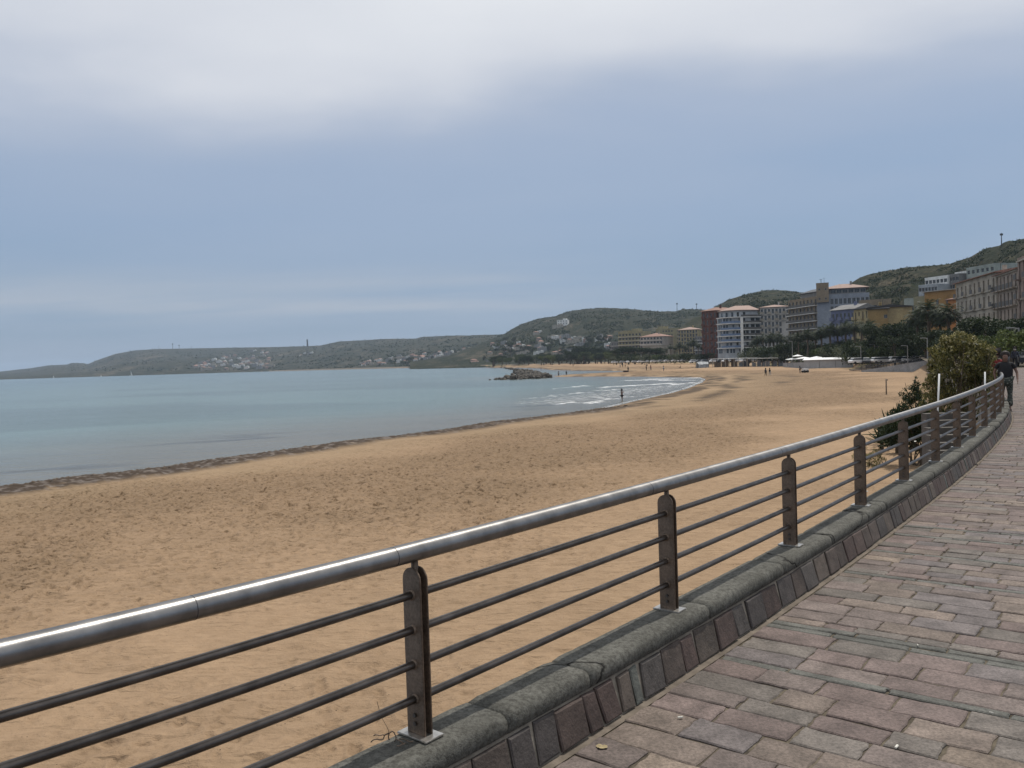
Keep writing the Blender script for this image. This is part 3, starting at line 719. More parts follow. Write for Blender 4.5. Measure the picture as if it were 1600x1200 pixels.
HB = hillmat('mid_slope', (.020, .028, .015), (.038, .040, .022), (.105, .09, .064), .7)
HC = hillmat('near_slope', (.021, .029, .013), (.042, .041, .021), (.11, .088, .06), 1.4)
hill('headland', 'long low green headland closing the bay', [(-420, 612, 6500), (-200, 598, 6000), (0, 580.5, 5200), (50, 575, 5100), (75, 571, 5000), (105, 569.5, 4800), (112, 567, 4800), (130, 567.5, 4700), (137, 569, 4600), (150, 563.5, 4500), (180, 553, 4300), (210, 547.5, 4200), (240, 545.5, 4200), (290, 544.5, 4200),
      (380, 543, 4000), (440, 542, 3800), (500, 540, 3600), (518, 536, 3500), (530, 533.5, 3450), (570, 531.5, 3400), (600, 529.5, 3300), (650, 529, 3200), (658, 526.5, 3200), (700, 524.5, 3000), (730, 524.5, 2900), (780, 523, 2800), (860, 516, 2700), (1000, 512, 2600)],
     [(-420, 4500), (0, 2500), (200, 2400), (400, 2300), (600, 1750), (740, 1130), (1000, 1100)], HA, gully=.10, gs=260, seed=3, m=520, rough=4, p=.75)
hill('middle_hill', 'green flat topped hill behind the bay town', [(640, 566, 1500), (700, 556, 1600), (740, 541, 1700), (770, 529, 1750), (790, 520.5, 1780), (800, 514, 1800), (814, 506.5, 1820), (840, 498, 1850), (868, 494.5, 1850), (875, 491, 1850), (893, 486, 1850), (920, 482.5, 1800), (940, 481, 1800), (962, 481.5, 1750), (985, 483.5, 1700), (1030, 487.5, 1600), (1055, 487, 1550),
      (1066, 483.5, 1500), (1085, 483.5, 1450), (1105, 484, 1400), (1140, 480, 1400), (1250, 470, 1400)], [(640, 1100), (740, 980), (900, 800), (1000, 760), (1250, 750)], HB, gully=.10, gs=120, seed=21, m=420, rough=3, p=.9)
hill('ridge', 'rounded green ridge behind the apartment blocks', [(1040, 530, 800), (1075, 503, 850), (1100, 488, 900), (1110, 483.5, 900), (1132, 472, 920), (1138, 468.5, 920), (1160, 461.5, 950), (1175, 458, 950), (1190, 454.5, 950), (1210, 453.2, 930), (1230, 454, 900), (1255, 457.5, 880), (1300, 462, 850), (1400, 470, 820)],
     [(1040, 640), (1150, 520), (1400, 420)], HC, gully=.12, gs=70, seed=33, m=260, rough=2)
hill('hillside', 'steep scrubby hillside rising on the right', [(1270, 500, 560), (1300, 468, 560), (1328, 443, 560), (1342, 434.5, 560), (1356, 429, 560), (1378, 424.5, 550), (1400, 421, 545), (1412, 418, 540), (1440, 416, 530), (1464, 414.5, 520), (1484, 412, 510), (1502, 406, 500), (1517, 401, 490), (1524, 397, 480), (1535, 391, 470), (1548, 387, 460), (1562, 383.5, 450), (1568, 379, 445), (1577, 376, 440),
      (1586, 376.5, 440), (1600, 373, 430), (1660, 364, 420), (1800, 345, 400), (2100, 330, 380)], [(1270, 400), (1400, 330), (1500, 260), (1650, 200), (2100, 180)], HC, gully=.14, gs=42, seed=47, m=420, rough=1.6, p=.95)

def hit(name, x, y):
    d = Vector(ray(x, y)); r = BV[name].ray_cast(Vector((0, 0, CH)), d.normalized()); return r[0]

# ------------------------------------------------------------------ houses on the slopes
WALLS = {k: M('render_' + k, c, .85, .22, .5, spec=.2) for k, c in dict(white=(.64, .64, .62), cream=(.36, .33, .28), pink=(.32, .25, .215), ochre=(.34, .24, .12), grey=(.26, .26, .255), blue=(.26, .30, .36)).items()}
TILE = M('roof_tiles', (.22, .115, .085), .85, .3, 2, .01, 12, col2=(.29, .18, .14))
TILEP = M('pale_roof_tiles', (.29, .205, .17), .85, .3, 2, .01, 12)
DARKWIN = M('dark_opening', (.03, .032, .035), .4, .2, 1)
def house_proto(kind, wall, w, d, h):
    root = empty('house')
    mb = MB(); mb.box((0, 0, h / 2 - 1), (w, d, h + 2)); mb.build('wall', wall, root)
    if kind == 'flat':
        mb = MB(); mb.box((0, 0, h + .13), (w + .3, d + .3, .25)); mb.box((w * .2, 0, h + 1.1), (w * .35, d * .5, 1.7)); mb.build('roof', wall, root)
    else:
        mb = MB(); e = .5; A = [(-w / 2 - e, -d / 2 - e, h + .003), (w / 2 + e, -d / 2 - e, h + .003), (w / 2 + e, d / 2 + e, h + .003), (-w / 2 - e, d / 2 + e, h + .003), (-w * .2, 0, h + 1.7), (w * .2, 0, h + 1.7)]
        mb.add(A, [(0, 1, 5, 4), (1, 2, 5), (2, 3, 4, 5), (3, 0, 4), (3, 2, 1, 0)]); mb.build('roof', TILE, root)
    nf = max(1, int(h // 3)); nb = max(2, int(w // 3.2))
    for i in range(nf):
        for k in range(nb):
            mb = MB(); mb.box(((k + .5) / nb * w - w / 2, -d / 2 - .02, i * 3 + 1.6), (1.1, .08, 1.4)); mb.build('window', DARKWIN, root)
    return root
protos = [house_proto('tile', WALLS['cream'], 12, 9, 6), house_proto('flat', WALLS['white'], 14, 9, 6), house_proto('tile', WALLS['pink'], 11, 9, 6), house_proto('flat', WALLS['grey'], 16, 10, 9), house_proto('flat', WALLS['cream'], 22, 10, 6), house_proto('tile', WALLS['white'], 10, 8, 3.5)]
used = set()
def put_house(x, y, hl, label, group, sc=1, k=None, cat='house'):
    p = hit(hl, x, y)
    if p is None: return
    k = random.choice([0, 1, 1, 2, 3, 4, 5]) if k is None else k
    if k not in used: o = protos[k]; used.add(k)
    else: o = copy_tree(protos[k])
    o.location = p; o.rotation_euler = (0, 0, -math.atan2(p.x, p.y) + random.uniform(-.5, .5)); s = sc * random.uniform(.75, 1.15); o.scale = (s, s, s)
    tag(o, label, cat, group)
G1 = ('small pale house in the dense cluster on the far headland slope', 'houses clustered on the far headland')
for i in range(85):
    u = random.random(); x = 305 + 118 * u; top = 568 - 22 * min(1, u * 1.3); y = random.uniform(top + 2, 580.3 - .03 * (x - 305))
    put_house(x, min(y, 579.8 - (x - 400) * .02), 'headland', *G1, sc=1.0)
G2 = ('small house in the village spread over the slope at the head of the bay', 'village houses at the head of the bay')
for i in range(120):
    u = random.random() ** .8; x = 560 + 228 * u; top = 567 - 30 * u; y = random.uniform(top, 572 - 3 * u)
    put_house(x, y, 'headland', *G2, sc=.85)
for x, y in ((476, 553), (483, 554), (470, 556), (487, 552), (412, 574), (420, 573), (417, 576)):
    put_house(x, y, 'headland', 'lone pale house on the open headland slope left of the bay village', 'lone houses on the open headland slope', sc=.8)
G3 = ('small pale house low on the middle hill above the dark trees', 'houses low on the middle hill')
for i in range(68):
    x = random.uniform(765, 955); y = random.uniform(528 if x > 860 else 536, 556); put_house(x, y, 'middle_hill', *G3, sc=.62)
for x, y, k in ((862, 528, 4), (868, 530, 1), (876, 527, 4), (884, 530, 3), (843, 520, 1), (838, 523, 0), (903, 530, 4), (915, 531, 1), (842, 532, 2), (890, 534, 0)):
    put_house(x, y, 'middle_hill', 'pale terraced villa halfway up the middle hill', 'villas halfway up the middle hill', .75, k)
p = hit('middle_hill', 880, 508)
o = copy_tree(protos[1], p + Vector((0, 0, .5)), -.3, 1.3); tag(o, 'white villa standing alone high on the middle hill', 'house')
o = copy_tree(protos[4], hit('middle_hill', 872, 512), -.3, .8); tag(o, 'low grey terrace house just under the lone white hilltop villa', 'house')

# ------------------------------------------------------------------ masts
def mast(x, ytop, hl, ybase, label, w=.5, arms=True, kind='antenna mast'):
    b = hit(hl, x, ybase)
    if b is None: return
    h = W(x, ytop, b.y).z - b.z; root = empty('antenna_mast', b); tag(root, label, kind)
    mb = MB(); mb.tube([(0, 0, -1), (0, 0, h)], [w * .6, w * .3], 6); mb.build('pole', MT['dark'], root)
    if arms:
        mb = MB(); mb.box((0, 0, h * .88), (w * 3.0, w * .5, w * 2)); mb.build('aerial', MT['dark'], root)
mast(270, 536.5, 'headland', 545.6, 'taller radio mast on the left headland skyline', 2.2)
mast(280, 539, 'headland', 545.4, 'shorter radio mast just right of the tallest headland mast', 1.8)
mast(299, 540.3, 'headland', 545.2, 'thin radio mast right of the two together on the headland', 1.5, False)
mast(248, 540, 'headland', 546.1, 'faint thin mast leftmost on the headland skyline', 1.0, False)
def tower():
    b = hit('headland', 480.5, 541.5); h = W(480.5, 531, b.y).z - b.z; root = empty('tower', b)
    tag(root, 'dark slim tower alone on the headland skyline', 'tower')
    mb = MB(); mb.tube([(0, 0, -1), (0, 0, h * .9), (0, 0, h)], [3.6, 3.0, 2.6], 10); mb.build('shaft', MT['dark'], root)
    mb = MB(); mb.tube([(0, 0, h), (0, 0, h + 1.5)], [4, 4], 10); mb.build('gallery', MT['dark'], root)
tower()
mast(1058, 473, 'middle_hill', 486.9, 'left one of two thin masts on the middle hill ridge', .9)
mast(1088.5, 474, 'middle_hill', 484.6, 'mast with a dish, right one of two on the middle hill ridge', .9)
mast(1565, 364, 'hillside', 384, 'tall thin mast on the steep right hillside skyline', .5)

# ------------------------------------------------------------------ buildings
def building(name, label, a, b, ytop, nfl, nb, wall, z0=-1.2, depth=12, ww=1.1, wh=1.5, roof='flat', rmat=None, rh=1.8, balc=None, sidewin=(0, 0), fh=None, parapet=.5, cornice=False, skip=(), group=None, door=False, ph=None, shut=None, sill0=1.0, balc_mat=None, eave=.6):
    """front facade from a=(px,Y) to b=(px,Y) with its roof edge at photo row ytop at a"""
    A = atY(a[0], a[1], z0); rb = ray(b[0], 590 - .0314 * b[0]); yp = (A.x * A.x + A.y * A.y) / (A.x * rb[0] / rb[1] + A.y)
    B = atY(b[0], min(b[1], yp), z0); zt = W(a[0], ytop, a[1]).z
    d = (B - A); wid = d.length; ux = d.normalized(); nrm = Vector((ux.y, -ux.x, 0)); H_ = zt - z0
    root = empty(name, (A + B) / 2, math.atan2(ux.y, ux.x)); tag(root, label, 'building', group)
    fh = fh or H_ / nfl; zs = H_ - fh * nfl
    mb = MB(); wins = []
    def fac(o, ax, ay, width, n, wd_, hh, sides=False):
        cw = width / n if n else width
        if not n:
            mb.quad(o, o + ax * width, o + ax * width + Vector((0, 0, H_)), o + Vector((0, 0, H_))); return
        if zs > .01: mb.quad(o, o + ax * width, o + ax * width + Vector((0, 0, zs)), o + Vector((0, 0, zs)))
        for i in range(nfl):
            for k in range(n):
                x0, x1 = k * cw, (k + 1) * cw; zb_, zt_ = zs + i * fh, zs + (i + 1) * fh
                if (i, k) in skip and not sides:
                    mb.quad(*[o + ax * u + Vector((0, 0, v)) for u, v in ((x0, zb_), (x1, zb_), (x1, zt_), (x0, zt_))]); continue
                w2 = min(wd_, cw * .85); xm = (x0 + x1) / 2; a0, a1 = xm - w2 / 2, xm + w2 / 2
                s0 = .12 if (balc and not sides) else sill0; h2 = min(hh + (1.0 - s0 if balc and not sides else 0), fh - s0 - .3); b0, b1 = zb_ + s0, zb_ + s0 + h2
                g = lambda u, v, dd=0: o + ax * u + Vector((0, 0, v)) - ay * dd
                for (p0, q0, p1, q1) in ((x0, zb_, x1, b0), (x0, b1, x1, zt_), (x0, b0, a0, b1), (a1, b0, x1, b1)):
                    mb.quad(g(p0, q0), g(p1, q0), g(p1, q1), g(p0, q1))
                D = .28
                mb.quad(g(a0, b0), g(a1, b0), g(a1, b0, D), g(a0, b0, D)); mb.quad(g(a0, b1), g(a1, b1), g(a1, b1, D), g(a0, b1, D))
                mb.quad(g(a0, b0), g(a0, b1), g(a0, b1, D), g(a0, b0, D)); mb.quad(g(a1, b0), g(a1, b1), g(a1, b1, D), g(a1, b0, D))
                wins.append((g(xm, (b0 + b1) / 2, D - .03), ax, w2, h2))
    X, Yv = Vector((1, 0, 0)), Vector((0, -1, 0)); hw = wid / 2
    fac(Vector((-hw, 0, 0)), X, Yv, wid, nb, ww, wh)
    fac(Vector((-hw, depth, 0)), Vector((0, -1, 0)), Vector((-1, 0, 0)), depth, sidewin[0], ww, wh, True)
    fac(Vector((hw, 0, 0)), Vector((0, 1, 0)), Vector((1, 0, 0)), depth, sidewin[1], ww, wh, True)
    mb.quad(Vector((-hw, depth, 0)), Vector((hw, depth, 0)), Vector((hw, depth, H_)), Vector((-hw, depth, H_)))
    mb.quad(*[Vector((i * hw, j, H_)) for i, j in ((-1, 0), (1, 0), (1, depth), (-1, depth))])
    mb.build('wall', wall, root)
    fm = {}
    for c, ax, w2, h2 in wins[:100]:
        key = (round(w2, 2), round(h2, 2))
        if key not in fm:
            q = MB(); t = .07
            q.box((0, 0, h2 / 2 - t / 2), (w2, .06, t)); q.box((0, 0, -h2 / 2 + t / 2), (w2, .06, t)); q.box((-w2 / 2 + t / 2, 0, 0), (t, .06, h2 - 2 * t)); q.box((w2 / 2 - t / 2, 0, 0), (t, .06, h2 - 2 * t)); q.box((0, 0, 0), (t * .8, .055, h2 - 2 * t))
            f = q.build('window', shut or MT['frame'], root); g = MB().box((0, .02, 0), (w2 - .01, .02, h2 - .01)).build('pane', MT['glass'], f)
            fm[key] = (f.data, g.data)
        else:
            f = bpy.data.objects.new('window', fm[key][0]); COL.objects.link(f); f.parent = root
            g = bpy.data.objects.new('pane', fm[key][1]); COL.objects.link(g); g.parent = f
        f.location = c; f.rotation_euler = (0, 0, math.atan2(ax.y, ax.x))
    bmt = balc_mat or wall
    if balc:
        kind, lo, hi, out = balc
        for i in range(lo, hi):
            zb_ = zs + i * fh
            spans = [(-hw + .3, hw - .3)] if kind == 'cont' else [((k + .5) * wid / nb - hw - .95, (k + .5) * wid / nb - hw + .95) for k in range(nb) if (i, k) not in skip and (kind == 'each' or k % 2 == 0)]
            for x0, x1 in spans:
                q = MB(); q.box(((x0 + x1) / 2, -out / 2 - .003, zb_), (x1 - x0, out, .22)); bo = q.build('balcony', WALLS['white'] if kind == 'cont' else wall, root)
                q = MB(); q.box(((x0 + x1) / 2, -out - .0, zb_ + .60), (x1 - x0, .06, .95))
                q.build('parapet', bmt, bo)
    if cornice:
        for i in cornice:
            q = MB(); zc_ = zs + i * fh if i < nfl else H_ - .15; q.box((0, -.14, zc_), (wid + .3, .28, .3)); q.build('cornice', WALLS['cream'], root)
    e = eave
    if roof == 'flat':
        q = MB(); t = .3; zc_ = H_ + parapet / 2 + .003
        q.box((0, t / 2 - .05, zc_), (wid + .1, t, parapet)); q.box((0, depth - t / 2 + .05, zc_), (wid + .1, t, parapet))
        q.box((-hw + t / 2 - .05, depth / 2, zc_), (t, depth - 2 * t + .1, parapet)); q.box((hw - t / 2 + .05, depth / 2, zc_), (t, depth - 2 * t + .1, parapet)); q.build('roof_parapet', wall, root)
    else:
        i = min(wid, depth) * .5; q = MB(); zz = H_ + .003
        if roof == 'hip': r0, r1 = (-hw + i, depth / 2), (hw - i, depth / 2)
        else: r0, r1 = (-hw - e, depth / 2), (hw + e, depth / 2)
        if wid < depth and roof == 'hip': r0, r1 = (0, i), (0, depth - i)
        v = [(-hw - e, -e, zz), (hw + e, -e, zz), (hw + e, depth + e, zz), (-hw - e, depth + e, zz)]; v += [(x_, y_, z_ + .18) for x_, y_, z_ in v]
        v += [(r0[0], r0[1], zz + rh), (r1[0], r1[1], zz + rh)]
        if wid < depth and roof == 'hip': fs = [(4, 5, 8), (5, 6, 9, 8), (6, 7, 9), (7, 4, 8, 9)]
        else: fs = [(4, 5, 9, 8), (5, 6, 9), (6, 7, 8, 9), (7, 4, 8)]
        q.add(v, fs + [(3, 2, 1, 0), (0, 1, 5, 4), (1, 2, 6, 5), (2, 3, 7, 6), (3, 0, 4, 7)]); rf = q.build('roof', rmat or TILE, root)
        q = MB(); q.box((hw * .3, depth * .4, zz + rh * .8 + .6), (.8, .8, 1.6)); q.build('chimney', wall, rf)
    if ph:
        for (x0, x1, y0, y1, h_) in ph:
            q = MB(); q.box(((x0 + x1) / 2 * wid - hw, (y0 + y1) / 2 * depth, H_ + h_ / 2 + .006), ((x1 - x0) * wid, (y1 - y0) * depth, h_)); q.build('roof_hut', wall, root)
    # rooftop clutter
    for _ in range(3 if roof == 'flat' else 1):
        q = MB(); xx = random.uniform(-hw * .8, hw * .8); yy = random.uniform(.2, .8) * depth; hh = random.uniform(1.5, 3); q.tube([(xx, yy, H_ + .01), (xx, yy, H_ + hh + (rh if roof != 'flat' else 0))], .05, 4); q.box((xx, yy, H_ + hh * .9 + (rh if roof != 'flat' else 0)), (1.1, .05, .05))
        q.build('aerial', MT['dark'], root)
    return root, wid, H_, fh, zs
wl = lambda n, c, v=.25, **k: M(n, c, .85, v, .25, spec=.2, dirt=.25, **k)
RED = wl('red_brown_render', (.125, .060, .048)); YEL = wl('yellow_render', (.38, .31, .17)); OCH = wl('ochre_render', (.29, .20, .085)); ORA = wl('orange_render', (.33, .195, .075))
BLUW = wl('pale_blue_white_render', (.38, .405, .43)); BLU = wl('pale_blue_render', (.25, .28, .33)); LAV = wl('lavender_render', (.155, .175, .27)); OLD = wl('old_stone_render', (.42, .375, .31), .4); OLDP = wl('old_pinkish_render', (.37, .31, .26), .4)
TAN = wl('tan_render', (.24, .195, .14)); OLI = wl('olive_yellow_render', (.28, .255, .16)); BEI = wl('beige_render', (.27, .245, .205)); PAL = wl('pale_pink_render', (.40, .36, .32)); GREY = wl('grey_render', (.21, .205, .20)); GRN = wl('pale_green_render', (.33, .36, .33))
BLUG = M('blue_balcony_panel', (.12, .17, .27), .35, .2, 2); DKB = M('dark_balcony_panel', (.09, .085, .08), .6, .2, 2)
# the curved pale blue block
def curved_block():
    Y0 = 420; z0 = -1.2
    root = empty('apartment_building', atY(1170, Y0, z0)); o0 = root.location.copy()
    tag(root, 'pale blue apartment block with curved glass balconies and terracotta roof', 'building')
    def bld(mb, name, mat, par=None, **k): mb.v = [tuple(Vector(v) - o0) for v in mb.v]; return mb.build(name, mat, par or root, **k)
    u = atY(1200, Y0, 0) - atY(1120, Y0, 0); pxm = u.length / 80
    cx = atY(1178, Y0 + 26, z0)
    # footprint of the front: an arc on the left running into a straight facade
    fr = []
    Lp = [(1120.5, Y0 + 16), (1123, Y0 + 6), (1130, Y0 + 1), (1140, Y0 - 2), (1150, Y0 - 3.2), (1160, Y0 - 3), (1172, Y0 - 1.5), (1190, Y0 + 2)]
    fr = [atY(a, b, 0) for a, b in Lp]; bk = [atY(1190, Y0 + 20, 0), atY(1130, Y0 + 24, 0)]
    foot = [(v.x, v.y) for v in fr + bk]
    levels = [W(1150, yy, Y0).z for yy in (553, 543.6, 533.7, 525, 515.6, 505.6, 496, 479.5)]
    mb = MB(); mb.prism(foot, z0, levels[-2]); bld(mb, 'wall', BLUW)
    # balconies on the arc: slab, glass parapet, window bands behind
    def off(v, k): c = Vector((cx.x, cx.y, 0)); d = (v - c).normalized(); return v + d * k
    for i, z in enumerate(levels[1:7]):
        arc = fr[1:7]; o1 = [off(v, 1.5) for v in arc]
        mb = MB(); pts = [(v.x, v.y) for v in o1] + [(off(v, -.2).x, off(v, -.2).y) for v in arc[::-1]]; mb.prism(pts, z - .18, z + .14); sl_ = bld(mb, 'balcony', WALLS['white'])
        o2 = [off(v, 1.3) for v in fr[5:8]]; mb = MB(); mb.prism([(v.x, v.y) for v in o2] + [(off(v, -.2).x, off(v, -.2).y) for v in fr[5:8][::-1]], z - .16, z + .13); s2 = bld(mb, 'balcony', WALLS['white'])
        if i < 6:
            mb = MB()
            for a, b in zip(o2[:2], o2[1:]): mb.quad(a + Vector((0, 0, z + .14)), b + Vector((0, 0, z + .14)), b + Vector((0, 0, z + 1.15)), a + Vector((0, 0, z + 1.15)))
            pp = bld(mb, 'parapet', DKB, s2); md = pp.modifiers.new('t', 'SOLIDIFY'); md.thickness = .06
        if i < 5:
            mb = MB()
            for a, b in zip(o1[1:4], o1[2:5]):
                mb.quad(a + Vector((0, 0, z + .14)), b + Vector((0, 0, z + .14)), b + Vector((0, 0, z + 1.15)), a + Vector((0, 0, z + 1.15)))
            pp = bld(mb, 'parapet', BLUG, sl_); md = pp.modifiers.new('t', 'SOLIDIFY'); md.thickness = .06
    for i in range(6):
        za = levels[i] + .5; 
        for a, b in zip(fr[1:7], fr[2:8]):
            for q0, q1 in ((.12, .44), (.56, .88)):
                p0, p1 = a.lerp(b, q0), a.lerp(b, q1); m_ = (p0 + p1) / 2; d = p1 - p0
                h = 2.1; mb = MB(); mb.box((m_.x, m_.y, za + h / 2), (d.length, .16, h), ux=d); w_ = bld(mb, 'window', MT['glass'] if random.random() < .8 else BLUW)
        # side bay with small balconies
        a = fr[0]; mb = MB(); mb.box((a.x - .5, a.y - 1, levels[i + 1] - .1), (3.0, 2.2, .25)); bld(mb, 'side_balcony', WALLS['white'])
        p0 = fr[0].lerp(fr[1], .5); d = fr[1] - fr[0]; mb = MB(); mb.box((p0.x, p0.y, za + 1), (1.6, .14, 1.5), ux=d); bld(mb, 'side_window', MT['glass'])
    # white rib separating the bays
    v = off(fr[5], .7); mb = MB(); mb.box((v.x, v.y, (z0 + levels[-2]) / 2), (1.3, 1.6, levels[-2] - z0)); bld(mb, 'rib', WALLS['white'])
    # set back top storey under the tiled roof
    c = Vector((sum(p[0] for p in foot) / len(foot), sum(p[1] for p in foot) / len(foot), 0))
    ins = [(c.x + (p[0] - c.x) * .88, c.y + (p[1] - c.y) * .88) for p in foot]
    zt = W(1150, 485.5, Y0).z; mb = MB(); mb.prism(ins, levels[-2], zt); bld(mb, 'top_storey', BLUW)
    for a, b in zip(ins[1:6], ins[2:7]):
        a, b = Vector((*a, 0)), Vector((*b, 0)); d = b - a; m_ = (a + b) / 2; mb = MB(); mb.box((m_.x, m_.y, levels[-2] + 1.4), (d.length * .35, .14, 2.2), ux=d); bld(mb, 'window', MT['glass'])
    ro = [(c.x + (p[0] - c.x) * 1.0, c.y + (p[1] - c.y) * 1.0) for p in foot]; n = len(ro); r0 = atY(1150, Y0 + 11, 0); r1 = atY(1172, Y0 + 11, 0); zr = W(1160, 477.5, Y0 + 11).z
    mb = MB(); vs = [(*p, zt + .003) for p in ro] + [(*p, zt + .25) for p in ro] + [(r0.x, r0.y, zr), (r1.x, r1.y, zr)]
    fs = [tuple(range(n))[::-1]] + [(i, (i + 1) % n, n + (i + 1) % n, n + i) for i in range(n)]
    for i in range(n):
        j = (i + 1) % n; ta = 2 * n + (0 if i < 5 or i >= n - 1 else 1); tb = 2 * n + (0 if j < 5 or j >= n - 1 else 1)
        fs.append((n + i, n + j, ta) if ta == tb else (n + i, n + j, tb, ta))
    mb.add(vs, fs); bld(mb, 'roof', TILEP)
curved_block()
building('apartment_building', 'beige white apartment wing joining the curved blue block on its right', (1189, 422), (1235, 440), 481, 8, 8, wl('wing_white_render', (.42, .41, .39)), depth=14, ww=1.1, wh=1.5, roof='hip', rmat=TILEP, rh=1.6, balc=('half', 3, 8, 1.1), balc_mat=BEI, skip=[(i, k) for i in range(8) for k in (6, 7) if i < 6])
building('apartment_building', 'red brown apartment block left of the curved blue block', (1098, 440), (1121, 432), 487, 7, 4, RED, depth=18, ww=1.2, wh=1.6, roof='hip', rmat=TILE, rh=2.0, balc=('half', 1, 7, 1.0), balc_mat=RED, sidewin=(3, 0))
# hotel group with the pinkish penthouse roof
building('hotel', 'brownish hotel front with rows of dark balconies left of the blank grey blue wall', (1233, 372), (1279, 346), 472, 8, 8, TAN, depth=12, ww=1.5, wh=1.7, roof='flat', parapet=.6, balc=('cont', 2, 8, 1.3), balc_mat=DKB, cornice=(4, 5, 6, 7))
building('hotel', 'set back grey upper floors above the balconied hotel front', (1253, 366), (1283, 352), 460, 1, 6, GREY, z0=18.5, depth=12, ww=1.2, wh=1.5, roof='shed', rmat=MT['dark'], rh=2.0, sidewin=(2, 0))
building('hotel', 'tall hotel block with a blank grey blue wall under a pink tiled penthouse roof', (1278, 346), (1360, 356), 465, 8, 12, BLU, depth=16, ww=1.2, wh=1.4, roof='flat', parapet=1.0, skip=[(i, k) for i in range(8) for k in (0, 1, 2)], balc=('half', 4, 7, .9))
hb, wid, H_, fh, zs = building('hotel_penthouse', 'open penthouse storey with pink tiled roof crowning the tall hotel', (1290, 350), (1355, 358), 452.5, 1, 7, GREY, z0=25.2, depth=12, ww=2.2, wh=1.5, roof='hip', rmat=TILEP, rh=2.3, eave=1.3, sill0=.5)
building('stair_tower', 'square brown stair tower beside the pink hotel roof', (1277.5, 345), (1297, 347), 443.5, 2, 2, TAN, z0=22, depth=6, ww=.8, wh=.9, roof='flat', parapet=.3)
building('apartment_building', 'lavender blue building with stepped balconies below the hotel', (1300, 322), (1337, 312), 486, 5, 6, LAV, depth=12, ww=1.1, wh=1.5, roof='gable', rmat=GREY, rh=2.2, balc=('half', 2, 5, 1.0))
building('apartment_building', 'yellow house with a curved dark eave and plain ochre side wall', (1335, 290), (1358, 276), 485, 5, 4, YEL, depth=14, ww=1.3, wh=1.5, roof='gable', rmat=MT['dark'], rh=.9, balc=('half', 2, 5, 1.1), sidewin=(0, 0))
building('apartment_building', 'ochre blank walled building joined to the yellow balconied house', (1357, 276), (1388, 284), 483.5, 4, 5, OCH, depth=14, ww=1.1, wh=1.2, roof='gable', rmat=MT['dark'], rh=1.1, skip=[(i, k) for i in range(4) for k in range(4)])
building('apartment_building', 'tan building with a flat pale roof behind the ochre one', (1344, 318), (1394, 318), 472.5, 6, 7, TAN, depth=12, ww=1.2, wh=1.3, roof='flat', parapet=.8, skip=[(i, k) for i in range(6) for k in (2, 5)])
building('house', 'pale green grey house with an open top loggia right of the ochre building', (1414, 300), (1431, 296), 468, 4, 3, GRN, depth=10, ww=2.0, wh=1.6, roof='flat', parapet=.3)
building('house', 'olive yellow narrow house between the loggia house and the orange house', (1429, 282), (1449, 276), 466.5, 4, 3, OLI, depth=10, roof='flat')
building('house', 'orange house with a curved cornice above the palm tops', (1446, 262), (1494, 252), 457, 4, 6, ORA, depth=14, roof='gable', rmat=WALLS['cream'], rh=.6, skip=[(i, k) for i in range(4) for k in (0, 1, 3, 5)])
building('house', 'bright orange low side house touching the old stone palace', (1482, 240), (1497, 236), 469, 3, 2, wl('bright_orange_render', (.44, .19, .07)), depth=9, roof='gable', rmat=TILE, rh=1, skip=[(2, 0), (1, 1)])
# terraced white buildings up the slope
for i, (a, b, yt, z0, lab) in enumerate([((1437, 345), (1466, 338), 448, 12, 'lowest left pale blue terraced building on the right hillside'), ((1447, 352), (1482, 342), 436.5, 20, 'long white terraced building above the orange house'), ((1468, 348), (1500, 338), 433.5, 20, 'grey white terraced building next up the right hillside'),
                                       ((1494, 345), (1522, 336), 428, 20, 'white flat roofed house higher on the right hillside'), ((1512, 338), (1556, 322), 421, 20, 'pale green roofed long house topmost on the right hillside')]):
    building('terraced_building', lab, a, b, yt, 1 if z0 < 20 else 3, 6, (BLUW, WALLS['white'], GREY, WALLS['white'], GRN)[i], z0=z0 if z0 < 20 else 16, depth=10, ww=1.6, wh=1.5, roof='flat', parapet=.6, fh=3.1)
# the old palaces
building('old_palace', 'old grey stone palace with dark tall windows, left end of the palace row', (1495, 205), (1558, 176), 444, 5, 9, OLD, depth=12, ww=1.0, wh=1.5, roof='shed', rmat=TILE, rh=1.2, balc=('half', 3, 5, .8), shut=TAN, balc_mat=DKB, cornice=(2, 3, 4), sidewin=(2, 0), z0=-.5, sill0=.8)
building('old_palace', 'taller brown palace with a long top balcony in the middle of the palace row', (1557, 178), (1592, 162), 432, 5, 6, OLDP, depth=12, ww=1.0, wh=1.7, roof='shed', rmat=TILE, rh=1.2, balc=('each', 3, 5, .9), shut=TAN, balc_mat=DKB, cornice=(2, 3, 4, 5), z0=-.5, sill0=.7)
building('old_palace', 'pinkish palace at the right picture edge, tallest of the palace row', (1592, 160), (1680, 128), 408, 5, 11, wl('pink_palace_render', (.28, .215, .18)), depth=12, ww=1.1, wh=2.3, roof='flat', cornice=(3, 5), z0=-.5, balc=('half', 2, 5, .9), balc_mat=DKB, sill0=.7)
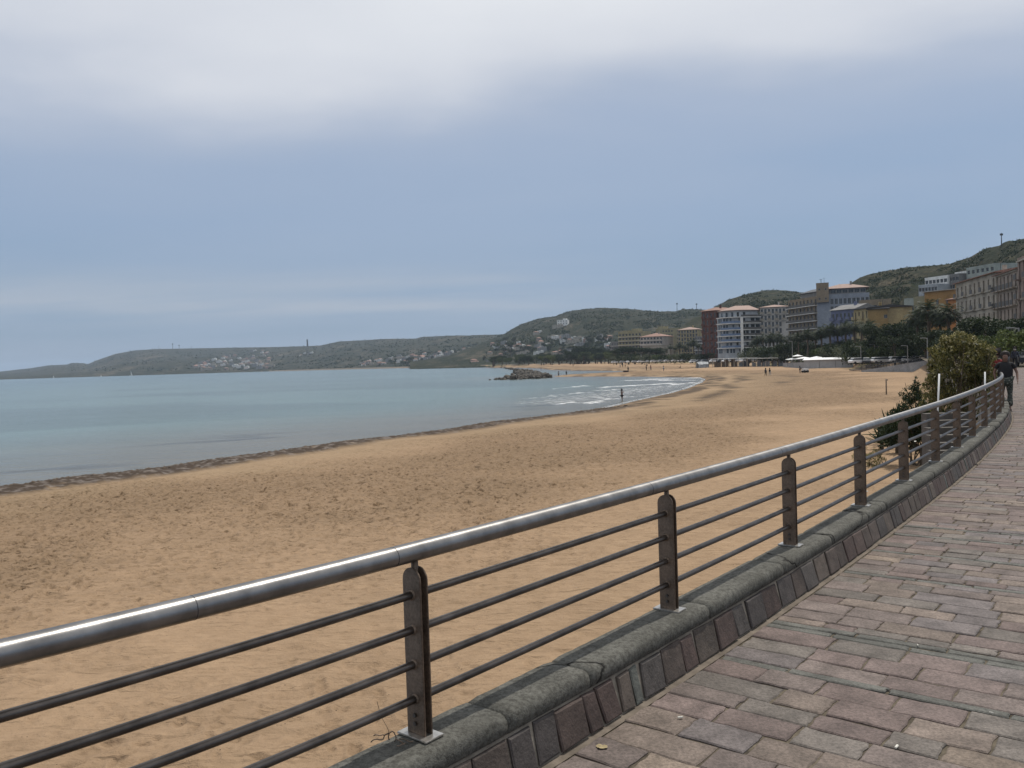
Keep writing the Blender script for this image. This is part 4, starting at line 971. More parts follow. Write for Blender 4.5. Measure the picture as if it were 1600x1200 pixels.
# yellowish group across the bay
building('apartment_building', 'olive yellow block at the left end of the distant apartment group', (967, 690), (1003, 680), 521, 7, 7, OLI, depth=22, balc=('cont', 1, 7, 1.6), ww=1.6, wh=1.7, roof='flat', parapet=1.1, ph=[(.45, .75, .3, .7, 3.5), (.05, .3, .3, .7, 2.2)])
building('apartment_building', 'cream block with long stepped balconies and a red roof in the distant group', (1001, 660), (1036, 650), 527, 6, 7, PAL, depth=22, balc=('cont', 1, 6, 1.8), ww=1.6, wh=1.7, roof='hip', rmat=TILE, rh=3)
building('apartment_building', 'beige block with plain wall behind the red roofed one in the distant group', (1026, 700), (1062, 690), 515.5, 8, 8, OLI, depth=20, ww=1.2, wh=1.4, roof='flat', parapet=.8, ph=[(.0, .25, .2, .8, 3)], skip=[(i, k) for i in range(8) for k in (0, 1, 6)])
building('apartment_building', 'yellow block with a salmon roof, rightmost of the distant group', (1060, 655), (1091, 648), 516, 8, 7, YEL, depth=18, ww=1.3, wh=1.5, roof='hip', rmat=TILEP, rh=2.4, balc=('half', 3, 8, 1.2), balc_mat=BEI)
building('apartment_building', 'low pale block in front of the red roofed one in the distant group', (1004, 620), (1034, 612), 541, 3, 7, BEI, depth=16, roof='flat', skip=[(i, k) for i in range(3) for k in (2, 3, 4)])
building('apartment_building', 'low grey balconied block at the foot of the olive yellow block', (955, 720), (972, 712), 535, 5, 4, GREY, depth=16, roof='flat', balc=('cont', 1, 5, 1.5))
building('apartment_building', 'grey block half hidden between the yellow block and the red brown block', (1086, 560), (1101, 555), 527, 7, 4, GREY, depth=16, roof='flat', balc=('cont', 3, 7, 1.2))

# ------------------------------------------------------------------ plants
LF = dict(dark=leafmat('leaf_dark', (.016, .026, .011), (.036, .050, .019)), mid=leafmat('leaf_mid', (.035, .055, .018), (.085, .105, .035)), light=leafmat('leaf_light', (.05, .075, .022), (.13, .15, .045)),
          grey=leafmat('leaf_grey', (.05, .06, .035), (.11, .12, .07)), palm=leafmat('leaf_palm', (.018, .028, .013), (.045, .056, .026)), dead=leafmat('dead_frond', (.09, .065, .035), (.17, .13, .08)),
          olea=leafmat('oleander_leaf', (.030, .042, .015), (.235, .21, .075), .45, .35), flower=leafmat('oleander_flower', (.38, .34, .16), (.60, .52, .32)), agave=leafmat('agave_leaf', (.035, .055, .028), (.075, .10, .045)))
def leaves(P_, size, asp=1.0, up=0.0, r=None, bend=None):
    """one small quad per point of P_"""
    g = np.random.default_rng(r or 1); n = len(P_)
    a = g.normal(size=(n, 3)); a[:, 2] += up * 2; a /= np.linalg.norm(a, axis=1)[:, None]
    b = g.normal(size=(n, 3)); b -= (b * a).sum(1)[:, None] * a; b /= np.linalg.norm(b, axis=1)[:, None]
    s = size * g.uniform(.6, 1.3, n)[:, None]; a = a * s; b = b * s * asp
    V = np.stack([P_ - a * .5, P_ - a * .1 + b * .5, P_ + a * .5, P_ - a * .1 - b * .5], 1).reshape(-1, 3)
    return V, np.arange(4 * n).reshape(n, 4)
def lobes_pts(lobes, n, r, shell=.55):
    g = np.random.default_rng(r); w = np.array([l[3] ** 1.7 for l in lobes]); idx = g.choice(len(lobes), n, p=w / w.sum()); out = np.zeros((n, 3))
    d = g.normal(size=(n, 3)); d /= np.linalg.norm(d, axis=1)[:, None]; rad = (shell + (1 - shell) * g.random(n)) ** .6
    for i, (x, y, z, R_, fz) in enumerate(lobes):
        m = idx == i; out[m] = np.array([x, y, z]) + d[m] * (rad[m] * R_)[:, None] * np.array([1, 1, fz])
    # open gaps
    k = fbm(out[:, 0] * 1.5 + 9 + r, out[:, 1] * 1.5 + out[:, 2] * 1.9 + 50, 2, r)
    return out[k > .37]
def broad(kind, mat, R0, H0, seed, n=2600, leaf=.34, trunk=True, flat=.8, name='broadleaf_tree'):
    random.seed(seed); root = empty(name)
    lobes = [(0, 0, H0 - R0 * .9, R0 * .72, flat)]
    for i in range(9):
        a = random.random() * 6.28; q = random.uniform(.45, .85) * R0; lobes.append((math.cos(a) * q, math.sin(a) * q, H0 - R0 * random.uniform(.45, 1.35) * flat, R0 * random.uniform(.30, .50), flat * random.uniform(.7, 1)))
    P_ = lobes_pts(lobes, n, seed); V, Fq = leaves(P_, leaf, .7, r=seed)
    mesh_np('crown', V, Fq, mat, root)
    if trunk:
        mb = MB(); c = H0 - R0 * .9; mb.tube([(0, 0, -1), (.05, .02, c * .4), (0, .1, c)], [R0 * .09, R0 * .07, R0 * .05], 7)
        for l in lobes[1:6]: mb.tube([(0, .05, c * .55), (l[0] * .5, l[1] * .5, l[2] * .8 + c * .05), (l[0], l[1], l[2])], [R0 * .045, R0 * .03, R0 * .012], 5)
        mb.build('trunk', MT['bark'], root, smooth=True)
    return root
def palm(seed, H0=10.0, Rf=2.6, nf=46, fan=False):
    random.seed(seed); root = empty('palm_tree'); V = []; Fc = []; Vd = []; Fd = []
    def frond(az, el_, ln, V, Fc, droop):
        d = Vector((math.cos(az) * math.cos(el_), math.sin(az) * math.cos(el_), math.sin(el_))); p = Vector((0, 0, H0)); side = Vector((-math.sin(az), math.cos(az), 0)); n = 11; st = ln / n
        for i in range(n):
            d = (d + Vector((0, 0, -droop * (i / n + .25)))).normalized(); p = p + d * st
            if i < 1: continue
            L_ = ln * (.26 if not fan else .30) * math.sin(math.pi * min(1, (i + 1) / (n + 1.5))) ** .6 if not fan else ln * .42 * (i / n) ** .5
            if fan and i < n * .5: L_ = .05
            for sg in (-1, 1):
                e = p + side * sg * L_ * .8 + d * L_ * (.55 if not fan else .8) + Vector((0, 0, -L_ * random.uniform(.1, .55))); w = d * (st * .75)
                b = len(V); V += [p - w * .5, p + w * .5, e + w * .15, e - w * .15]; Fc.append((b, b + 1, b + 2, b + 3))
    for i in range(nf):
        az = i * 2.39996 + random.uniform(-.2, .2); el_ = math.asin(max(-.45, min(.98, 1 - 1.5 * (i + .5) / nf))) + random.uniform(-.1, .1)
        frond(az, el_, Rf * random.uniform(.85, 1.12), V, Fc, .20)
    for i in range(12): frond(random.random() * 6.28, random.uniform(-1.3, -.8), Rf * random.uniform(.45, .75), Vd, Fd, .1)
    mesh_np('crown', np.array([tuple(v) for v in V]), np.array(Fc), LF['palm'], root); mesh_np('dead_fronds', np.array([tuple(v) for v in Vd]), np.array(Fd), LF['dead'], root)
    mb = MB(); mb.tube([(0, 0, -1), (0, 0, 1), (.1, .05, H0 * .5), (0, 0, H0 - .9), (0, 0, H0 - .1)], [.36, .27, .22, .24, .36], 9); mb.build('trunk', MT['bark'], root, smooth=True)
    return root
TP = dict(
    b_dark=[broad('b', LF['dark'], 4, 9, s, 4200, .42) for s in (1, 2)], b_mid=[broad('b', LF['mid'], 4, 8.5, s, 3800, .42) for s in (3, 4)], b_light=[broad('b', LF['light'], 3.5, 7, 5, 3600, .38)],
    b_grey=[broad('b', LF['grey'], 3.5, 6, 6, 2600, .40)], pine=[broad('p', LF['dark'], 4.6, 9, 7, 3800, .36, flat=.48, name='pine_tree')],
    bush=[broad('b', LF['mid'], 2, 2.6, 8, 1100, .30, False, .9, 'bush'), broad('b', LF['dark'], 2, 2.8, 9, 1100, .30, False, .9, 'bush')], gbush=[broad('b', LF['grey'], 2, 2.6, 10, 1100, .26, False, .9, 'bush')],
    palm=[palm(1, nf=74), palm(2, nf=70)], fanp=[palm(3, 10, 1.9, 70, True), palm(4, 10, 1.75, 66, True)],
    tall=[broad('c', LF['dark'], 2.2, 11, 12, 2200, .40, flat=2.0, name='cypress_tree')])
TH = dict(b_dark=9, b_mid=8.5, b_light=7, b_grey=6, pine=8, bush=2.6, gbush=2.6, palm=11.4, fanp=11.0, tall=12.5)
first = set()
def plant(kind, x, ytop, Y, label, group=None, z0=-1.2, wide=1.0, cat='tree'):
    i = random.randrange(len(TP[kind])); src = TP[kind][i]
    if (kind, i) not in first: o = src; first.add((kind, i))
    else: o = copy_tree(src)
    b = atY(x, Y, z0); h = W(x, ytop, Y).z - z0; s = h / TH[kind]
    o.location = b; o.rotation_euler = (0, 0, random.random() * 6.28); o.scale = (s * wide, s * wide, s)
    tag(o, label, cat, group); return o
random.seed(20)
# in front of the palaces and behind the oleander
for i, (x, yt, Y, k, w) in enumerate([(1540, 486.5, 118, 'b_dark', 1.25), (1572, 489, 125, 'b_dark', 1.1), (1518, 497, 132, 'b_dark', 1.0)]):
    plant(k, x, yt, Y, ('dark dense tree, middle and tallest of three before the old palaces', 'dark dense tree, right one of three before the old palaces', 'dark dense tree, left and lowest of three before the old palaces')[i], z0=-.3, wide=w)
plant('b_light', 1580, 506, 74, 'bright green leafy tree beside the promenade above the walkers', z0=0, wide=1.0)
plant('b_light', 1615, 500, 80, 'bright green leafy tree cut by the right picture edge', z0=0, wide=1.1)
plant('b_mid', 1556, 514, 88, 'mid green tree between the oleander and the bright green tree', z0=-.5, wide=1.1)
for x, yt, Y in ((1600, 530, 92), (1585, 534, 100), (1566, 533, 96), (1545, 528, 100), (1528, 526, 108), (1508, 520, 118), (1490, 521, 125), (1474, 524, 130), (1620, 520, 95), (1597, 540, 86)):
    plant('b_dark' if random.random() < .6 else 'b_mid', x, yt, Y, 'low dark tree in the thicket behind the oleander and the walkers', 'thicket behind the oleander', z0=-.6, wide=1.15)
for x, yt, Y, lab in ((1452, 474, 178, 'tallest palm, before the orange house'), (1482, 479, 172, 'palm with broad crown just left of the old palaces'), (1434, 488, 190, 'palm just left of the tallest palm'), (1470, 489, 190, 'palm crown between the tallest palm and the palaces')):
    plant('palm', x, yt, Y, lab, z0=-1.2, wide=1.25)
for x, yt, Y, w in ((1462, 508, 160, 1.1), (1480, 511, 155, 1.1), (1497, 509, 150, 1.0), (1446, 512, 165, 1.0), (1385, 500, 205, 1.1), (1404, 493, 205, 1.1), (1420, 503, 200, 1.0), (1370, 512, 215, .9), (1440, 520, 195, .9), (1398, 520, 190, 1.1), (1455, 528, 185, 1.0)):
    plant('b_dark', x, yt, Y, 'dark broad tree in the grove below the ochre and olive houses', 'dark grove below the ochre house', wide=w)
for x, yt, Y in ((1262, 517, 268), (1248, 522, 272), (1284, 513, 262), (1297, 508, 258), (1309, 513, 262), (1322, 505, 255), (1335, 503, 250), (1347, 506, 248), (1359, 504, 238), (1275, 521, 270)):
    plant('palm' if random.random() < .6 else 'fanp', x, yt, Y, 'palm in the row below the tall hotel and the yellow house', 'palms below the hotel', wide=1.25)
for x, yt, Y in ((1184, 527, 372), (1193, 523, 368), (1202, 525, 360), (1209, 522, 362), (1219, 523, 350), (1229, 527, 345), (1238, 522, 340), (1177, 534, 380)):
    plant('fanp' if random.random() < .5 else 'palm', x, yt, Y, 'palm in the row before the beige white apartment wing', 'palms before the beige wing', wide=1.2)
for i in range(30):
    x = 1165 + 195 * i / 29 + random.uniform(-3, 3); Y = 330 - 115 * i / 29
    plant('gbush' if random.random() < .5 else 'bush', x, random.uniform(534, 548) - (i > 20) * 6, Y, 'grey green shrub under the palms behind the beach buildings', 'shrubs under the palms', wide=.75, cat='shrub')
for i in range(14):
    x = 1190 + 150 * random.random(); plant('b_dark', x, random.uniform(531, 541) - (x - 1190) * .04, 300 - (x - 1190) * .3, 'dark low tree mixed among the palms below the hotel', 'dark low trees below the hotel', wide=.9)
plant('pine', 1208, 543, 315, 'dark round pine standing low before the beige wing', wide=.9); plant('pine', 1112, 551, 400, 'dark round shrub at the foot of the red brown block', z0=-1.2, wide=.9)
for i in range(16):
    x = 1337 + 130 * i / 15; plant('bush', x, random.uniform(535, 543), 215 - 35 * i / 15, 'dark bush under the grove beside the parked cars', 'bushes under the dark grove', wide=.8, cat='shrub')
# across the bay
for x, yt in ((1041, 543), (1048, 539), (1055, 541), (1062, 536), (1069, 538), (1077, 533), (1084, 531), (1091, 536), (1098, 540), (1036, 546), (1073, 541)):
    plant('fanp' if random.random() < .6 else 'palm', x, yt, 500 + random.uniform(-15, 15), 'palm in the row before the distant yellow blocks', 'palms before the distant apartment group')
for x, yt in ((972, 542), (982, 541), (992, 541.5), (1003, 543), (1014, 544), (1024, 543.5), (963, 546), (1033, 547)):
    plant('pine', x, yt, 560, 'dark round crowned pine before the distant apartment group', 'pines before the distant apartment group', wide=1.1)
for i in range(26):
    x = 958 + 140 * i / 25; plant('bush' if random.random() < .7 else 'gbush', x, random.uniform(551, 556), 545 - 110 * i / 25, 'dark scrubby bush at the back of the beach below the distant blocks', 'bushes below the distant blocks', wide=.9, cat='shrub')
for i in range(66):
    x = random.uniform(762, 962); u = (x - 762) / 200; Y = 960 - 260 * u + random.uniform(-30, 60); yt = random.uniform(555, 560) - 9 * u + random.uniform(-3, 2)
    plant(random.choice(['b_dark', 'b_dark', 'b_mid', 'pine', 'b_light', 'b_grey']), x, yt, Y, 'tree in the wooded belt behind the far end of the beach', 'trees behind the far beach', z0=-2, wide=.95)
for x, yt in ((908, 537), (914, 540), (921, 539), (930, 541), (938, 540), (946, 543), (902, 542)):
    plant('b_dark', x, yt, 820, 'tall dark tree standing above the wooded belt left of the olive yellow block', 'tall dark trees above the wooded belt', z0=-1, wide=1.0)
HT = ('dark tree between the houses on the slopes at the head of the bay', 'trees among the bay village houses')
for i in range(105):
    x = random.uniform(600, 960); hl = 'middle_hill' if x > 775 else 'headland'; u = (x - 560) / 230
    y = random.uniform(534, 560) if x > 775 else random.uniform(566 - 26 * u, 572 - 3 * u)
    p = hit(hl, x, y)
    if p is None: continue
    k = random.choice(['b_dark', 'b_dark', 'b_mid', 'tall']); o = copy_tree(random.choice(TP[k])); o.location = p; s = random.uniform(.7, 1.2); o.scale = (s * 1.2, s * 1.2, s); tag(o, *('' or HT[0], 'tree', HT[1]))
# scrub dotted over the slopes, nobody could count it
def scrub(hl, name, label, n, x0, x1, ylo, yhi, size, mat):
    Pp = []; g = random.Random(5)
    while len(Pp) < n:
        x = g.uniform(x0, x1); y = g.uniform(ylo, yhi); p = hit(hl, x, y)
        n -= p is None
        if p is not None and vn(np.array([p.x / size / 14]), np.array([p.y / size / 14]), 4)[0] > .42: Pp.append(p)
    Vs = []; g2 = np.random.default_rng(9); base = []
    for p in Pp:
        k = 7; q = np.array(p) + g2.normal(size=(k, 3)) * np.array([.5, .5, .3]) * size + np.array([0, 0, size * .2]); base.append(q)
    V, Fq = leaves(np.concatenate(base), size * 1.0, .8, r=4); o = mesh_np(name, V, Fq, mat); tag(o, label, 'scrub', kind='stuff')
scrub('hillside', 'hillside_scrub', 'dark scrub scattered over the steep right hillside', 5200, 1330, 1640, 375, 500, .75, LF['dark'])
scrub('ridge', 'ridge_scrub', 'dark scrub scattered over the rounded ridge', 2600, 1080, 1345, 452, 500, 1.3, LF['dark'])
scrub('middle_hill', 'hill_scrub', 'dark scrub scattered over the middle hill', 4600, 760, 1105, 481, 560, 1.9, LF['dark'])
scrub('headland', 'headland_scrub', 'dark scrub scattered over the headland', 3800, 0, 800, 524, 580, 3.6, LF['dark'])

# ------------------------------------------------------------------ plants beside the railing
def near_shrub(name, label, c, lobes, n, leaf, mats, seed, asp=.22, up=.5, stems=26, flowers=0):
    root = empty(name, c); tag(root, label, 'shrub'); random.seed(seed); lobes = list(lobes); big = list(lobes)
    for _ in range(70):
        l = random.choice(big); d = Vector((random.gauss(0, 1), random.gauss(0, 1), random.gauss(.4, .9))).normalized(); q = l[3] * random.uniform(.85, 1.3)
        lobes.append((l[0] + d.x * q, l[1] + d.y * q, l[2] + d.z * q, l[3] * random.uniform(.16, .32), 1.0))
    P_ = lobes_pts(lobes, n, seed, .35)
    V, Fq = leaves(P_, leaf, asp, up, seed); mesh_np('foliage', V, Fq, mats[0], root)
    random.seed(seed); mb = MB()
    for i in range(stems):
        l = random.choice(lobes); a = Vector((random.uniform(-.4, .4), random.uniform(-.3, .3), 0)); e = Vector((l[0], l[1], l[2])) + Vector((random.gauss(0, .4), random.gauss(0, .4), random.uniform(0, .5))) * l[3]
        mb.tube([a, a.lerp(e, .5) + Vector((random.gauss(0, .08), random.gauss(0, .08), .1)), e], [.03, .02, .007], 5)
    mb.build('stems', MT['bark'], root)
    if flowers:
        top = P_[np.argsort(-(P_[:, 2] + rng.normal(size=len(P_)) * .8))[:flowers]]; V, Fq = leaves(top, .075, .8, 0, seed + 3); tag(mesh_np('flowers', V, Fq, mats[1], root), kind='stuff')
def lob(Y, lst, base):
    k = 1320 / Y; out = []
    for x, y, r, dy in lst:
        p = W(x, y, Y + dy) - base; out.append((p.x, p.y, p.z, r / k, 1.0))
    return out
cO = atY(1498, 26.2, -2.65)
near_shrub('oleander_bush', 'tall olive green oleander bush with pale yellow tips behind the far railing', cO, lob(26.2, [(1500, 562, 36, 0), (1478, 556, 24, .3), (1520, 554, 28, .2), (1462, 580, 24, 0), (1535, 585, 24, 0), (1497, 596, 40, .2), (1462, 612, 26, .2), (1527, 618, 30, .3), (1490, 640, 36, .4), (1508, 535, 18, .2), (1486, 541, 14, .1), (1450, 598, 14, 0), (1542, 560, 14, 0)], cO), 14500, .155, (LF['olea'], LF['flower']), 5, flowers=800)
cS = atY(1436, 33, -2.75)
near_shrub('dark_shrub', 'dark green shrub between the agaves and the oleander bush', cS, lob(33, [(1415, 665, 28, .2), (1392, 680, 20, .3), (1440, 690, 22, .4), (1432, 640, 28, 0), (1422, 615, 16, 0), (1448, 655, 26, .4), (1428, 602, 10, 0), (1405, 660, 16, -.4), (1470, 665, 26, .6), (1495, 660, 28, .6), (1455, 630, 20, .5), (1438, 672, 24, .2)], cS), 11000, .14, (LF['dark'], LF['dark']), 6, .35)
near_shrub('dry_shrub', 'small pale yellow green tuft on the sand left of the agaves', atY(1352, 33, -2.7), [(0, 0, .2, .45, .7), (.4, .2, .15, .35, .6)], 900, .16, (LF['olea'], LF['dead']), 7, .12, .8, 4)
def agave(x, y, s, lab, rz, n=30):
    root = empty('agave_plant', W(x, y, 32) if False else Vector(onz(x, y, -2.7)), rz); tag(root, lab, 'agave', None)
    mb = MB(); random.seed(int(x))
    for i in range(n):
        az = i * 2.4; el_ = .15 + 1.2 * (i / n) + random.uniform(-.1, .1); ln = s * random.uniform(.8, 1.1); d = Vector((math.cos(az) * math.cos(el_), math.sin(az) * math.cos(el_), math.sin(el_))); sd_ = Vector((-math.sin(az), math.cos(az), 0)); p = Vector((0, 0, .35 * s)); pts = []
        for k in range(6):
            t = k / 5; w = s * .075 * (math.sin(math.pi * min(1, .25 + t * .75)) ** .7) * (1 if k < 5 else 0.02); pts.append((p.copy(), w)); p = p + d * ln / 5; d = (d + Vector((0, 0, -.05 + .06 * k * (i % 3 == 0)))).normalized()
        b = len(mb.v); upv = d.cross(sd_)
        for q, w in pts: mb.v += [tuple(q - sd_ * w), tuple(q + upv * w * .45 * -1), tuple(q + sd_ * w)]
        for k in range(5):
            o_ = b + 3 * k; mb.f += [[o_, o_ + 1, o_ + 4, o_ + 3], [o_ + 1, o_ + 2, o_ + 5, o_ + 4]]
    o = mb.build('leaves', LF['agave'], root); md = o.modifiers.new('t', 'SOLIDIFY'); md.thickness = .012
    mb = MB(); mb.tube([(0, 0, -.2), (0, 0, .5 * s)], [.10, .07], 8); mb.build('stem', MT['bark'], root)
agave(1392, 694, 1.25, 'spiky agave nearest the open sand', .3); agave(1412, 686, 1.35, 'spiky agave just right of the outermost agave', 1.3); agave(1378, 702, .8, 'small low agave at the left foot of the clump', 2.2)
agave(1402, 708, 1.0, 'low agave in the shade at the front of the clump', .9); agave(1428, 700, 1.1, 'agave pressed against the dark shrub', 2.9)

# ------------------------------------------------------------------ steps down to the beach
def stairs():
    c = atY(1489, 21, -1.2); root = empty('beach_stairs', c); tag(root, 'concrete steps to the beach behind the railing, with white end posts', 'stairs'); o0 = root.location.copy()
    a = atY(1464, 20.5, 0); wdt = 1.15; mb = MB()
    for i in range(11):
        z = -1.55 + .165 * i; Y = 19.6 + .30 * i; x0 = atY(1464, 19.6, 0).x + .12 * i
        mb.box(Vector((x0 + wdt / 2, Y + .15, z / 2 - 1.6)) - o0, (wdt, .296, z + 3.2))
    mb.build('steps', M('step_concrete', (.10, .09, .08), .85, .3, 3), root)
    for px_, y0, y1, Y in ((1467.5, 584, 690, 20.6), (1539, 581, 650, 23.5)):
        t = W(px_, y0, Y); b = W(px_ - (4 if px_ < 1500 else 0), y1, Y); mb = MB(); mb.tube([b - o0, t - o0], .021, 8); mb.build('handrail_post', MT['white'], root, smooth=True)
    p0 = W(1467.5, 586, 20.6); p1 = W(1539, 583, 23.5)
    mb = MB()
    for k in range(5):
        dz = Vector((0, 0, -.22 * k - .5)); q0 = W(1478, 600, 22.9); q1 = W(1500, 598, 23.4); mb.tube([q0 + dz - o0, q1 + dz - o0], .012, 6)
    mb.build('guard_bars', MT['steel_bar'], root)
stairs()
def post_on_sand():
    b = onz(1385, 617, -2.9); h = W(1385, 592, b.y).z - b.z; root = empty('wooden_post', b); tag(root, 'single weathered post standing in the open sand left of the shrubs', 'post')
    mb = MB(); mb.tube([(0, 0, -.3), (0, 0, h * .95), (.01, 0, h)], [.08, .07, .05], 8); mb.build('shaft', M('old_wood', (.20, .17, .14), .85, .3, 5), root, smooth=True)
    mb = MB(); mb.box((.08, 0, h * .93), (.22, .05, .10)); mb.build('bracket', MT['dark'], root)
post_on_sand()

# ------------------------------------------------------------------ beach buildings and ramp
def shed():
    a = onz(1256, 577.5, -3); b = atY(1331, a.y - 6, -3); d = b - a; root = empty('beach_shed', (a + b) / 2, math.atan2(d.y, d.x)); w = d.length; h = W(1256, 562.5, a.y).z + 3
    tag(root, 'long low white beach shed with a bright white roof', 'shed')
    n = 3; m = M('shed_panel', (.36, .36, .36), .7, .15, 1)
    for i in range(n):
        mb = MB(); mb.box((-w / 2 + (i + .5) * w / n, 2, h / 2 - .3), (w / n - .08, 4, h + .4)); mb.build('wall_panel', m, root)
    mb = MB(); mb.add([(-w / 2 - .3, -.4, h), (w / 2 + .3, -.4, h), (w / 2 + .3, 4.4, h + .5), (-w / 2 - .3, 4.4, h + .5), (-w / 2 - .3, -.4, h - .12), (w / 2 + .3, -.4, h - .12), (w / 2 + .3, 4.4, h + .38), (-w / 2 - .3, 4.4, h + .38)], [(0, 1, 2, 3), (7, 6, 5, 4), (0, 4, 5, 1), (1, 5, 6, 2), (2, 6, 7, 3), (3, 7, 4, 0)])
    mb.build('roof', MT['white'], root)
shed()
def simple_wall(name, label, a, b, ya, yb, ta, tb, Ya, Yb, th, mat, cat, z0=-3.1):
    A = atY(a, Ya, z0); B = atY(b, Yb, z0); hA = W(a, ta, Ya).z - z0; hB = W(b, tb, Yb).z - z0; d = (B - A).normalized(); n = Vector((-d.y, d.x, 0)) * th
    root = empty(name, A); tag(root, label, cat); mb = MB()
    v = [Vector(), B - A, B - A + n, n]; v2 = [Vector((0, 0, hA)), B - A + Vector((0, 0, hB)), B - A + n + Vector((0, 0, hB)), n + Vector((0, 0, hA))]
    mb.add(v + v2, [(0, 3, 2, 1), (4, 5, 6, 7), (0, 1, 5, 4), (1, 2, 6, 5), (2, 3, 7, 6), (3, 0, 4, 7)]); mb.build('wall', mat, root)
    return root, A, B, hA, hB, n
WC = M('ramp_plaster', (.30, .30, .30), .85, .3, .6, dirt=.3)
simple_wall('low_wall', 'low pale plastered wall joining the white shed on its left', 1223, 1256, 0, 0, 567, 566, 276, 240, .4, WC, 'wall')
root, A, B, hA, hB, n = simple_wall('ramp_wall', 'grey plastered ramp wall rising to the right at the back of the beach', 1345, 1470, 0, 0, 579, 559.5, 184, 160, 3.5, WC, 'wall')
def ramp_rail():
    mb = MB(); L_ = (B - A)
    for k, off in ((0, 0), (1, 1)):
        for hz in (.5, .95):
            p0 = n * off + Vector((0, 0, hA + hz)); p1 = L_ + n * off + Vector((0, 0, hB + hz)); mb.tube([p0, p1], .05, 5)
        for i in range(14):
            t = i / 13; p = L_ * t + n * off + Vector((0, 0, hA + (hB - hA) * t)); mb.tube([p, p + Vector((0, 0, .97))], .05, 5)
    mb.build('ramp_railing', MT['dark'], root)
    mb = MB()
    for i in range(4):
        c = atY(1350 + 6 * i, 196 + 3 * i, -3.0 + .35 * i); mb.box(c + Vector((2, 0, 0)) - root.location, (13 - i, 2.4, .22))
    mb.build('terrace_steps', M('boards', (.12, .10, .09), .8), root)
ramp_rail()
def pergola(x0, x1, Y0, Y1, ytop, label, reed=True, nb=9):
    a = atY(x0, Y0, -3); b = atY(x1, Y1, -3); d = b - a; w = d.length; h = W(x0, ytop, Y0).z + 3; root = empty('beach_pavilion', (a + b) / 2, math.atan2(d.y, d.x)); tag(root, label, 'pavilion')
    mb = MB(); mb.box((0, 3, h), (w, 6.5, .18)); mb.build('roof', M('pavilion_roof', (.42, .42, .40), .8), root)
    mt = [M('reed', (.15, .11, .075), .9, .4, 3), M('tarp_grey', (.20, .205, .21), .7, .3, 1), M('screen_pale', (.26, .25, .23), .8, .3, 1), MT['dark'], M('rust_clutter', (.13, .075, .05), .9, .5, 2)]
    for i in range(nb):
        x_ = -w / 2 + (i + .5) * w / nb; k = random.choice([0, 0, 1, 2, 3, 4] if reed else [1, 2, 1]); hh = h * random.uniform(.55, .95)
        mb = MB(); mb.box((x_, 1 + random.uniform(0, 2), hh / 2), (w / nb * random.uniform(.6, .97), .15, hh)); mb.build('screen', mt[k], root)
    for i in range(nb + 1):
        mb = MB(); mb.box((-w / 2 + i * w / nb, 0, h / 2 - .1), (.16, .16, h)); mb.build('pole', WALLS['cream'] if random.random() < .5 else MT['bark'], root)
    return root
random.seed(4)
pergola(1107, 1168, 326, 306, 561, 'long beach bar pavilion with reed screens below the curved blue block')
pergola(1167, 1224, 304, 290, 560.5, 'second beach pavilion with pale panels between the reed bar and the low wall', reed=False, nb=7)
def tarp(x0, x1, ytop, Y, lab):
    a = atY(x0, Y, -3); b = atY(x1, Y, -3); w = (b - a).length; h = W(x0, ytop, Y).z + 3; root = empty('tarp_shelter', (a + b) / 2); tag(root, lab, 'shelter'); mb = MB(); n = 10; vs = []
    for i in range(n + 1):
        for z_, y_ in ((0, -1.2), (h * .6, -.7), (h, 1.2), (h * .85, 3), (0, 4)):
            vs.append((-w / 2 + w * i / n + random.uniform(-.1, .1), y_ + random.uniform(-.2, .2), z_ + random.uniform(-.1, .1) * (z_ > 0)))
    mb.add(vs, [(i * 5 + k, i * 5 + k + 1, i * 5 + k + 6, i * 5 + k + 5) for i in range(n) for k in range(4)]); o = mb.build('tarp', M('grey_tarp', (.24, .25, .26), .6, .3, 1.2), root)
    mb = MB(); mb.box((-w / 2 - .15, 1, h / 2 - .1), (.15, .15, h)); mb.build('pole', MT['white'], root)
tarp(1090, 1107, 565.5, 330, 'grey tarpaulin shelter at the left end of the beach bar')
def canopy(x, ytop, Y, w, lab):
    c = atY(x, Y, -2.2); h = W(x, ytop, Y).z + 2.2; root = empty('canopy', c, random.uniform(-.3, .3)); tag(root, lab, 'canopy')
    mb = MB(); v = [(-w / 2, -1.5, h - .5), (w / 2, -1.5, h - .45), (w / 2, 1.5, h - .5), (-w / 2, 1.5, h - .45), (0, 0, h)]; v += [(a, b, c_ - .08) for a, b, c_ in v]
    mb.add(v, [(0, 1, 4), (1, 2, 4), (2, 3, 4), (3, 0, 4), (6, 5, 9), (7, 6, 9), (8, 7, 9), (5, 8, 9), (0, 5, 6, 1), (1, 6, 7, 2), (2, 7, 8, 3), (3, 8, 5, 0)]); mb.build('sail', MT['white'], root)
    for sx in (-1, 1): MB().tube([(sx * w * .4, 0, 0), (sx * w * .4, 0, h - .45)], .05, 6).build('pole', MT['dark'], root)
canopy(1246, 554, 262, 3, 'small white canopy standing highest behind the pavilions'); canopy(1256, 557.5, 255, 4.5, 'white sail canopy behind the left end of the white shed'); canopy(1276, 556.5, 252, 3.6, 'white sail canopy behind the middle of the shed roof'); canopy(1240, 559, 262, 4.5, 'lowest white canopy above the low pale wall')
